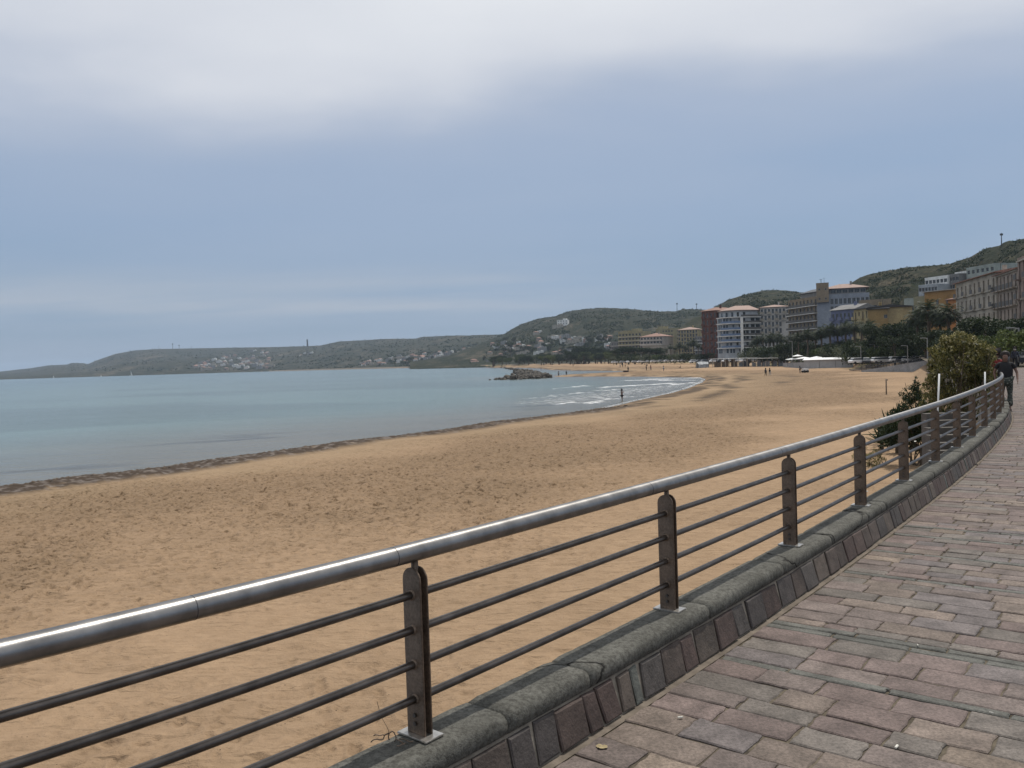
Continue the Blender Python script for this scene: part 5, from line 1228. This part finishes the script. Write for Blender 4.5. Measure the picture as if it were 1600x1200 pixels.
def street_lamp(x, yt, Y, lab, z0=-1.2):
    b = atY(x, Y, z0); h = W(x, yt, Y).z - z0; root = empty('street_lamp', b); tag(root, lab, 'street lamp')
    MB().tube([(0, 0, 0), (0, 0, h)], [.11, .07], 7).build('pole', WALLS['grey'], root)
    mb = MB(); mb.tube([(0, 0, h - .1), (-.9, 0, h + .05)], .05, 5); mb.build('arm', WALLS['grey'], root); MB().box((-1.0, 0, h + .02), (.4, .2, .12)).build('lamp_head', WALLS['grey'], root)
for x, yt, Y, lab in ((1238, 533, 262, 'tall pale lamp post above the low wall and canopies'), (1345, 541, 196, 'lamp post at the left end of the ramp railing'), (1449, 528, 150, 'lamp post rising from the ramp beside the tallest palm'), (1418, 540, 168, 'short lamp post behind the middle of the ramp'), (1367, 538, 205, 'lamp post between the yellow house and the dark grove'), (1592, 512, 84, 'grey lamp post at the right edge behind the walkers')):
    street_lamp(x, yt, Y, lab, -1.2 if x < 1500 else 0)

# ------------------------------------------------------------------ parked cars
def car_proto(paint):
    root = empty('parked_car')
    prof = [(-2.1, .35), (-2.15, .75), (-1.95, .95), (-1.3, 1.0), (2.0, .95), (2.15, .7), (2.1, .35)]; mb = MB()
    def loft(pr, wds, mb):
        n = len(pr); vs = [(x_, -w_, z_) for (x_, z_), w_ in zip(pr, wds)] + [(x_, w_, z_) for (x_, z_), w_ in zip(pr, wds)]
        mb.add(vs, [tuple(range(n))[::-1], tuple(range(n, 2 * n))] + [(i, (i + 1) % n, n + (i + 1) % n, n + i) for i in range(n)])
    loft(prof, [.82, .86, .84, .82, .82, .84, .82], mb); mb.build('body', paint, root, bevel=.04)
    mb = MB(); loft([(-1.9, .96), (-1.5, 1.36), (.45, 1.38), (1.15, .97)], [.76, .62, .62, .76], mb); mb.build('cabin_glass', MT['glass'], root)
    mb = MB(); loft([(-1.5, 1.365), (-1.4, 1.45), (.3, 1.46), (.45, 1.385)], [.63, .6, .6, .63], mb); mb.build('roof', paint, root)
    for sx in (-1.35, 1.35):
        for sy in (-.78, .78): MB().tube([(sx, sy - .1, .32), (sx, sy + .1, .32)], .32, 12).build('wheel', MT['dark'], root)
    return root
cp = [car_proto(M('car_paint_' + k, c, .3, .05, 1, metal=.1)) for k, c in dict(white=(.75, .75, .75), silver=(.4, .41, .42), dark=(.04, .045, .055), red=(.3, .03, .03)).items()]
random.seed(8); cu_ = set()
def park(x, Y, lab, group, k=None, z0=-1.18):
    k = random.choice([0, 0, 1, 2]) if k is None else k; o = cp[k] if k not in cu_ else copy_tree(cp[k]); cu_.add(k)
    o.location = atY(x, Y, z0); o.rotation_euler = (0, 0, random.choice([.3, .2, 1.3, .25])); tag(o, lab, 'car', group)
for x, k in ((1341, 0), (1352, 2), (1373, 0), (1381, 1), (1400, 0), (1409, 2), (1417, 0), (1427, 0), (1437, 1), (1449, 0), (1461, 2)):
    park(x, 190, ('white', 'silver', 'dark')[k] + ' car parked along the road under the dark grove', ('white', 'silver', 'dark')[k] + ' cars under the dark grove', k)
for i in range(14):
    k = random.choice([0, 0, 1, 2]); park(1085 + 10 * i + random.uniform(-3, 3), 350 - 3 * i, ('white', 'silver', 'dark')[k] + ' car parked behind the beach pavilions', ('white', 'silver', 'dark')[k] + ' cars behind the beach pavilions', k)
for i in range(12):
    k = random.choice([0, 0, 1, 2]); park(962 + 10 * i + random.uniform(-3, 3), 520 - 6 * i, 'tiny ' + ('white', 'silver', 'dark')[k] + ' car parked before the distant apartment group', ('white', 'silver', 'dark')[k] + ' cars before the distant group', k)
park(1597, 76, 'dark car at the right edge beyond the walkers', None, 2, .01)

# ------------------------------------------------------------------ breakwater and boats
def rocks():
    ms = M('boulder', (.045, .040, .034), .9, .45, .8, .05, 4, col2=(.11, .097, .08)); protos_ = []
    for k in range(5):
        bm = bmesh.new(); bmesh.ops.create_icosphere(bm, subdivisions=2, radius=1)
        for v in bm.verts:
            c = v.co; q = max(abs(c.x), abs(c.y), abs(c.z)); v.co = c * (.72 / q * .6 + .4) * random.uniform(.85, 1.12)
        me = bpy.data.meshes.new('boulder'); bm.to_mesh(me); bm.free(); me.materials.append(ms); protos_.append(me)
    lines = [((786, 574.7), (812, 579.5), 40), ((812, 579.5), (850, 587.6), 60), ((773, 593.4), (812, 592), 26), ((812, 592), (856, 590), 54), ((806, 583), (846, 589), 44), ((806, 588), (852, 590), 40)]
    for a, b, n in lines:
        for i in range(n):
            t = (i + random.random()) / n; x_ = a[0] + (b[0] - a[0]) * t; y_ = a[1] + (b[1] - a[1]) * t; p = onz(x_, y_, ZW); p += Vector((random.gauss(0, 1.0), random.gauss(0, 4), 0))
            o = bpy.data.objects.new('boulder', random.choice(protos_)); COL.objects.link(o); s = random.uniform(.55, 1.25) * (.7 if x_ < 795 and y_ > 590 else 1)
            o.location = p + Vector((0, 0, random.uniform(-.2, .55) * (x_ > 795))); o.rotation_euler = [random.random() * 6 for _ in range(3)]; o.scale = (s * 1.25, s * 1.3, s * .8)
            tag(o, 'rough dark boulder of the breakwater jutting into the bay', 'boulder', 'boulders of the breakwater')
random.seed(5); rocks()
def boat(x, y, yt, lab, sail=True):
    b = onz(x, y, ZW); b = Vector((b.x, b.y, ZW)) if b.y < 2600 else atY(x, 2350, ZW); h = W(x, yt, b.y).z - ZW; root = empty('sailing_boat', b, random.random() * 3); tag(root, lab, 'boat'); L_ = h * .8
    mb = MB(); n = 8; top = []; bot = []
    for i in range(n + 1):
        t = i / n; w = L_ * .14 * math.sin(math.pi * min(1, t * .75 + .25)) ** .8 if i < n else .02; top += [(-L_ / 2 + L_ * t, -w, .9), (-L_ / 2 + L_ * t, w, .9)]; bot += [(-L_ / 2 + L_ * t * .95, -w * .6, -.4), (-L_ / 2 + L_ * t * .95, w * .6, -.4)]
    m = len(top); fs = []
    for i in range(n):
        a = 2 * i; fs += [(a, a + 1, a + 3, a + 2), (m + a, m + a + 2, m + a + 3, m + a + 1), (a, a + 2, m + a + 2, m + a), (a + 1, m + a + 1, m + a + 3, a + 3)]
    mb.add(top + bot, fs + [(0, m, m + 1, 1)]); mb.build('hull', MT['white'], root)
    MB().tube([(0, 0, .5), (0, 0, h)], .12, 5).build('mast', MT['white'], root)
    mb = MB(); mb.add([(-.1, 0, 1.6), (-.1, 0, h * .97), (-L_ * .45, .5, 1.7), (-.1, .08, 1.6), (-.1, .08, h * .97), (-L_ * .45, .58, 1.7)], [(0, 1, 2), (5, 4, 3), (0, 3, 4, 1), (1, 4, 5, 2), (2, 5, 3, 0)]); mb.build('sail', MT['white'], root)
boat(204.5, 584.5, 580, 'tiny white sailing boat, brightest of the boats off the headland'); boat(84, 590, 586.6, 'tiny white sailing boat furthest left off the headland'); boat(158, 588, 585.4, 'faintest tiny boat between the two white sailing boats')

# ------------------------------------------------------------------ people
def skin_mesh(name, nodes, edges, root_i, mat, sub=2):
    me = bpy.data.meshes.new(name); me.from_pydata([n[0] for n in nodes], edges, []); o = bpy.data.objects.new(name, me); COL.objects.link(o)
    o.modifiers.new('s', 'SKIN'); sv = me.skin_vertices[0].data
    for i, n in enumerate(nodes):
        r = n[1]; sv[i].radius = r if isinstance(r, tuple) else (r, r); sv[i].use_root = i == root_i
    sd_ = o.modifiers.new('u', 'SUBSURF'); sd_.levels = sub; sd_.render_levels = sub
    dg = bpy.context.evaluated_depsgraph_get(); m2 = bpy.data.meshes.new_from_object(o.evaluated_get(dg)); o.modifiers.clear(); o.data = m2; m2.name = name
    m2.materials.clear(); m2.materials.append(mat); m2.polygons.foreach_set('use_smooth', np.ones(len(m2.polygons), bool)); return o
def person(label, loc, rz, h=1.7, pose='stand', top=None, legs=None, hairm=None, hands=False, sleeves='short', wide=1.0, shoes=None, bag=None, hair_long=False, group=None, armL=None, armR=None, bare=False):
    """figure faces its own -Y"""
    k = h / 1.7
    lf, rf = (.10, -.20, .08), (-.10, .22, .10)
    if pose == 'stand': lf, rf = (.11, -.03, .07), (-.11, .03, .07)
    J = dict(pel=(0, 0, .93), wst=(0, 0, 1.06), ch=(0, .01, 1.27), up=(0, .02, 1.40), nk=(0, .01, 1.47), hd1=(0, -.01, 1.55), hd2=(0, -.01, 1.63), hd3=(0, 0, 1.69),
             lh=(.095, 0, .90), rh=(-.095, 0, .90), lk=(.11, -.09 if pose == 'walk' else -.01, .50), rk=(-.11, .03 if pose == 'walk' else -.01, .50), la=lf, ra=rf,
             ls=(.19, .02, 1.39), rs=(-.19, .02, 1.39), le=armL[0] if armL else (.25, .05, 1.12), re=armR[0] if armR else (-.25, .0, 1.12), lw=armL[1] if armL else (.25, -.08, .88), rw=armR[1] if armR else (-.25, -.12, .89))
    J['lt'] = (J['la'][0] + .02, J['la'][1] - .15, .03); J['rt'] = (J['ra'][0] - .02, J['ra'][1] - .15, .03)
    if pose == 'sit':
        J.update(pel=(0, 0, .12), wst=(0, .03, .28), ch=(0, .05, .50), up=(0, .03, .64), nk=(0, .01, .71), hd1=(0, -.01, .79), hd2=(0, -.02, .87), hd3=(0, -.01, .93), lh=(.10, -.02, .13), rh=(-.10, -.02, .13), lk=(.15, -.40, .42), rk=(-.15, -.40, .42), la=(.12, -.62, .07), ra=(-.12, -.62, .07), lt=(.12, -.76, .04), rt=(-.12, -.76, .04), ls=(.18, .03, .63), rs=(-.18, .03, .63), le=(.24, -.12, .42), re=(-.24, -.12, .42), lw=(.14, -.34, .44), rw=(-.14, -.34, .44))
    Rr = dict(pel=(.15 * wide, .11 * wide), wst=(.13 * wide, .10 * wide), ch=(.155 * wide, .105 * wide), up=(.10, .08), nk=.052, hd1=.068, hd2=.088, hd3=.062, lh=.085 * wide, rh=.085 * wide, lk=.055, rk=.055, la=.036, ra=.036, lt=.03, rt=.03, ls=.052, rs=.052, le=.040, re=.040, lw=.026, rw=.026)
    E_ = [('pel', 'wst'), ('wst', 'ch'), ('ch', 'up'), ('up', 'nk'), ('nk', 'hd1'), ('hd1', 'hd2'), ('hd2', 'hd3'), ('pel', 'lh'), ('pel', 'rh'), ('lh', 'lk'), ('rh', 'rk'), ('lk', 'la'), ('rk', 'ra'), ('la', 'lt'), ('ra', 'rt'), ('up', 'ls'), ('up', 'rs'), ('ls', 'le'), ('rs', 're'), ('le', 'lw'), ('re', 'rw')]
    names = list(J); nodes = [(tuple(c * k for c in J[n]), tuple(v * k for v in Rr[n]) if isinstance(Rr[n], tuple) else Rr[n] * k) for n in names]; ed = [(names.index(a), names.index(b)) for a, b in E_]
    nodes.append(((0, (J['hd1'][1] - .095) * k, (J['hd1'][2] + .045) * k), .014 * k)); ed.append((names.index('hd1'), len(nodes) - 1))
    for sg, w_ in ((1, 'lw'), (-1, 'rw')):
        a = Vector(J[w_]); e = Vector(J['le' if sg > 0 else 're']); d = (a - e).normalized(); palmc = a + d * .07; nodes.append((tuple(palmc * k), (.034 * k, .018 * k))); ip = len(nodes) - 1; ed.append((names.index(w_), ip))
        if hands:
            sdv = Vector((0, 1, 0)) if abs(d.y) < .8 else Vector((0, 0, 1))
            for j, ln in enumerate((.070, .078, .072, .056)):
                q = palmc + sdv * (.022 * (j - 1.5)) + d * .025; q2 = q + d * ln * .55; q3 = q2 + (d + Vector((-sg * .6, 0, 0))).normalized() * ln * .45
                for pp in (q, q2, q3): nodes.append((tuple(pp * k), .0085 * k))
                n_ = len(nodes); ed += [(ip, n_ - 3), (n_ - 3, n_ - 2), (n_ - 2, n_ - 1)]
            q = a + d * .03 - sdv * .03; q2 = q - sdv * .02 + d * .035; nodes += [(tuple(q * k), .010 * k), (tuple(q2 * k), .008 * k)]; n_ = len(nodes); ed += [(ip, n_ - 2), (n_ - 2, n_ - 1)]
    root = empty('person', loc, rz); tag(root, label, 'person', group)
    b = skin_mesh('body', nodes, ed, 0, MT['skin']); b.parent = root
    def cloth(name, keys, edges, grow, mat, ri=0, extra=()):
        ks = list(keys); nd = []
        for q in ks:
            c, r = (Vector(J[q]), Rr[q]) if isinstance(q, str) else (Vector(q[0]), q[1]); r = tuple(v + grow for v in r) if isinstance(r, tuple) else r + grow; nd.append((tuple(c * k), tuple(v * k for v in r) if isinstance(r, tuple) else r * k))
        o = skin_mesh(name, nd, edges, ri, mat); o.parent = root; return o
    lerp = lambda a, b_, t: tuple(Vector(J[a]).lerp(Vector(J[b_]), t))
    if top:
        f_ = .55 if sleeves == 'short' else 1.0
        cloth('shirt', [('%s' % 'pel')[:3] if False else 'pel', 'wst', 'ch', 'up', 'ls', 'rs', (lerp('ls', 'le', f_), .048), (lerp('rs', 're', f_), .048)] + ([] if sleeves == 'short' else [(lerp('le', 'lw', .9), .034), (lerp('re', 'rw', .9), .034)]),
              [(0, 1), (1, 2), (2, 3), (3, 4), (3, 5), (4, 6), (5, 7)] + ([] if sleeves == 'short' else [(6, 8), (7, 9)]), .016, top)
    if legs:
        flare = .085 if legs is not True and wide > 1.1 else .05
        cloth('trousers', ['pel', 'lh', 'rh', 'lk', 'rk', (lerp('lk', 'la', .92), flare), (lerp('rk', 'ra', .92), flare)], [(0, 1), (0, 2), (1, 3), (2, 4), (3, 5), (4, 6)], .014, legs)
    elif bare:
        cloth('shorts', ['pel', 'lh', 'rh', (lerp('lh', 'lk', .5), .075), (lerp('rh', 'rk', .5), .075)], [(0, 1), (0, 2), (1, 3), (2, 4)], .012, bare)
    hn = [((0, .045, J['hd1'][2]), .085), ((0, .028, J['hd2'][2] + .012), .125), ((0, -.03, J['hd3'][2] + .012), .15), ((0, -.075, J['hd3'][2] - .01), .07)]
    if hair_long: hn.insert(0, ((0, .06, J['nk'][2] - .03), .095))
    o = skin_mesh('hair', [(tuple(Vector(c) * k), r * k) for c, r in hn], [(i, i + 1) for i in range(len(hn) - 1)], 1, hairm or MT['hair']); o.parent = root; o.location = (0, .022 * k, .004 * k)
    if shoes:
        for a_, t_ in (('la', 'lt'), ('ra', 'rt')):
            o = skin_mesh('shoe', [(tuple(Vector(J[a_]) * k - Vector((0, -.03, .02))), .045 * k), (tuple(Vector(J[t_]) * k), .034 * k)], [(0, 1)], 0, shoes); o.parent = root
    return root
PT = lambda n, c, **kw: M(n, c, .85, .2, 20, **kw)
black = PT('black_cotton', (.012, .012, .014)); red = PT('red_cloth', (.17, .02, .018)); navy = PT('dark_cloth', (.03, .032, .045)); whitec = PT('white_cloth', (.6, .6, .58)); jean = PT('denim', (.06, .08, .13)); tanc = PT('tan_cloth', (.3, .2, .12))
def camo():
    m = bpy.data.materials.new('patterned_cloth'); m.use_nodes = True; t = m.node_tree; p = t.nodes['Principled BSDF']; tcn = N(t, 'ShaderNodeTexCoord'); v = N(t, 'ShaderNodeTexVoronoi'); v.inputs['Scale'].default_value = 13; L(t, tcn.outputs['Object'], v.inputs['Vector'])
    L(t, ramp(t, v.outputs['Distance'], [(.12, (.22, .21, .19)), (.2, (.05, .06, .05)), (.5, (.02, .024, .02)), (.7, (.13, .13, .11))], 'CONSTANT'), p.inputs['Base Color']); p.inputs['Roughness'].default_value = .9; return m
fw_ = onz(1572, 641, 0); face = lambda p: math.atan2(-p.x, p.y) if False else -math.atan2(p.x, p.y)
pw = person('person in a black T-shirt and loose patterned trousers walking along the kerb towards the viewer', fw_, face(fw_), 1.62, 'walk', black, camo(), hands=True, wide=1.42, shoes=MT['dark'], hair_long=True, armL=((.30, .03, 1.14), (.31, -.12, .93)), armR=((-.30, .08, 1.14), (-.26, .0, .92)))
p2 = onz(1557.5, 631, 0); person('person in a red top half hidden behind the one in the black T-shirt', p2, face(p2) + .1, 1.66, 'walk', red, navy, hands=False, shoes=whitec, sleeves='long')
p3 = onz(1586, 576, 0); person('person in dark clothes with a bag strap, farther along the promenade', p3, face(p3) + 3.1, 1.66, 'walk', navy, black, shoes=MT['dark'], sleeves='long')
def bagobj():
    o = MB().box((.20, .10, 1.02), (.12, .3, .32)).build('shoulder_bag', navy, None, bevel=.03); o.location = p3; o.rotation_euler = (0, 0, face(p3) + 3.1); tag(o, 'dark shoulder bag carried by the farther person on the promenade', 'bag')
bagobj()
def zb(x, y, water=False):
    z = -3.0
    for _ in range(6):
        p = onz(x, y, z); gz, _, _ = ground_h(np.array([p.x]), np.array([p.y])); z = float(max(gz[0], ZW - .25))
    return onz(x, y, z)
wa = zb(972, 628); wa = onz(972, 628.3, ZW - .25); person('person wading alone in the shallow surf, arms at the head', wa, 2.2, 1.7, 'walk', None, None, bare=black, armL=((.28, -.10, 1.35), (.14, -.10, 1.56)), armR=((-.26, -.12, 1.30), (-.12, -.14, 1.5)))
c1 = zb(1196.5, 587.5); person('left one of a couple in dark clothes walking on the sand', c1, .4, 1.75, 'walk', navy, black, shoes=MT['dark'], sleeves='long'); c2 = zb(1203, 587.2); person('right one of a couple walking on the sand, in pale trousers', c2, .5, 1.72, 'walk', black, PT('pale_trousers', (.35, .34, .33)), sleeves='long')
w1 = zb(1250, 583); person('person in dark clothes bending beside a small white cart near the shed', w1, .9, 1.7, 'stand', black, navy, sleeves='long', armL=((.27, -.2, 1.2), (.2, -.4, 1.0)), armR=((-.27, -.2, 1.2), (-.2, -.4, 1.0)))
def cart():
    c = zb(1258, 582.3); root = empty('beach_cart', c, .2); tag(root, 'small white beach cart with dark wheels in front of the shed', 'cart')
    MB().box((0, 0, .75), (1.5, .8, .5)).build('tray', MT['white'], root, bevel=.04); MB().tube([(-.7, 0, .8), (-1.4, 0, 1.15)], .03, 6).build('handle', MT['dark'], root)
    for sx in (-.45, .45):
        for sy in (-.45, .45): MB().tube([(sx, sy - .08, .3), (sx, sy + .08, .3)], .3, 12).build('wheel', MT['dark'], root)
cart()
q = onz(873, 588.6, ZW - .2); person('person in pale top standing at the sandbar tip, left one of two', q, .6, 1.8, 'stand', PT('grey_top', (.2, .2, .2)), navy, sleeves='long'); q = onz(885, 587.4, ZW - .1); person('person standing on the sandbar, right one of two', q, 2.5, 1.75, 'stand', black, navy, sleeves='long')
mini = [person('tiny person', (0, 0, 0), .4, 1.75, 'stand', navy, black, sleeves='long'), person('tiny person', (0, 0, 0), 1, 1.75, 'walk', red, navy), person('tiny person', (0, 0, 0), 2, 1.7, 'walk', whitec, jean), person('tiny person', (0, 0, 0), 1, 1.7, 'sit', black, None, bare=navy)]
for i, (x_, y_, k, lab) in enumerate([(981.5, 580.8, 0, 'dark dressed person standing beyond the lagoon beside a low dark heap'), (1010, 579, 0, 'dark standing bather, left of the pair right of the lagoon'), (1017, 578.8, 1, 'red topped walker, right of the pair right of the lagoon'), (1063, 575.2, 3, 'dark person sitting low on the sand left of the tarpaulin shelter'),
                                      (969, 574.2, 2, 'tiny person, left of three at the back of the beach under the pines'), (973, 574.0, 0, 'tiny person, middle of three at the back of the beach under the pines'), (977, 574.1, 1, 'tiny person, right of three at the back of the beach under the pines'), (1007, 573.8, 2, 'tiny person, left of two at the dune foot under the cream block'), (1011, 574, 0, 'tiny person, right of two at the dune foot under the cream block'),
                                      (895.5, 573.2, 1, 'tiny lone person far up the beach above the breakwater root'), (845.5, 579, 0, 'tiny person standing beside the breakwater boulders'), (1037, 580, 2, 'tiny lone stroller on the open sand below the palms')]):
    o = mini[k] if k not in [m[2] for m in []] and not mini[k].get('done') else copy_tree(mini[k]); mini[k]['done'] = 1
    o.location = zb(x_, y_); o.rotation_euler = (0, 0, random.random() * 6); tag(o, lab, 'person')
for m_ in bpy.data.objects:
    if 'done' in m_.keys(): del m_['done']
o = MB().box((0, 0, .25), (2.2, 1.2, .5)).build('beach_bag', navy, None, bevel=.2); o.location = zb(978, 581.2); tag(o, 'low dark heap of beach bags beside the person beyond the lagoon', 'bag')

# ------------------------------------------------------------------ haze
def haze():
    mb = MB(); mb.box((0, 4000, 90), (19400, 15500, 200)); m = bpy.data.materials.new('haze'); m.use_nodes = True; t = m.node_tree; t.nodes.clear()
    pv = N(t, 'ShaderNodeVolumePrincipled'); pv.inputs['Color'].default_value = (.62, .76, .95, 1); pv.inputs['Density'].default_value = .00008; pv.inputs['Anisotropy'].default_value = .2
    out = N(t, 'ShaderNodeOutputMaterial'); L(t, pv.outputs[0], out.inputs['Volume']); o = mb.build('haze', m); tag(o, 'thin blue sea haze over the bay', kind='stuff')
haze()
# unused prototypes
for lst in list(TP.values()):
    for o in lst:
        if not o.get('label'):
            for c in list(o.children): bpy.data.objects.remove(c)
            bpy.data.objects.remove(o)
for o in protos + cp + mini:
    if not o.get('label'):
        for c in list(o.children): bpy.data.objects.remove(c)
        bpy.data.objects.remove(o)
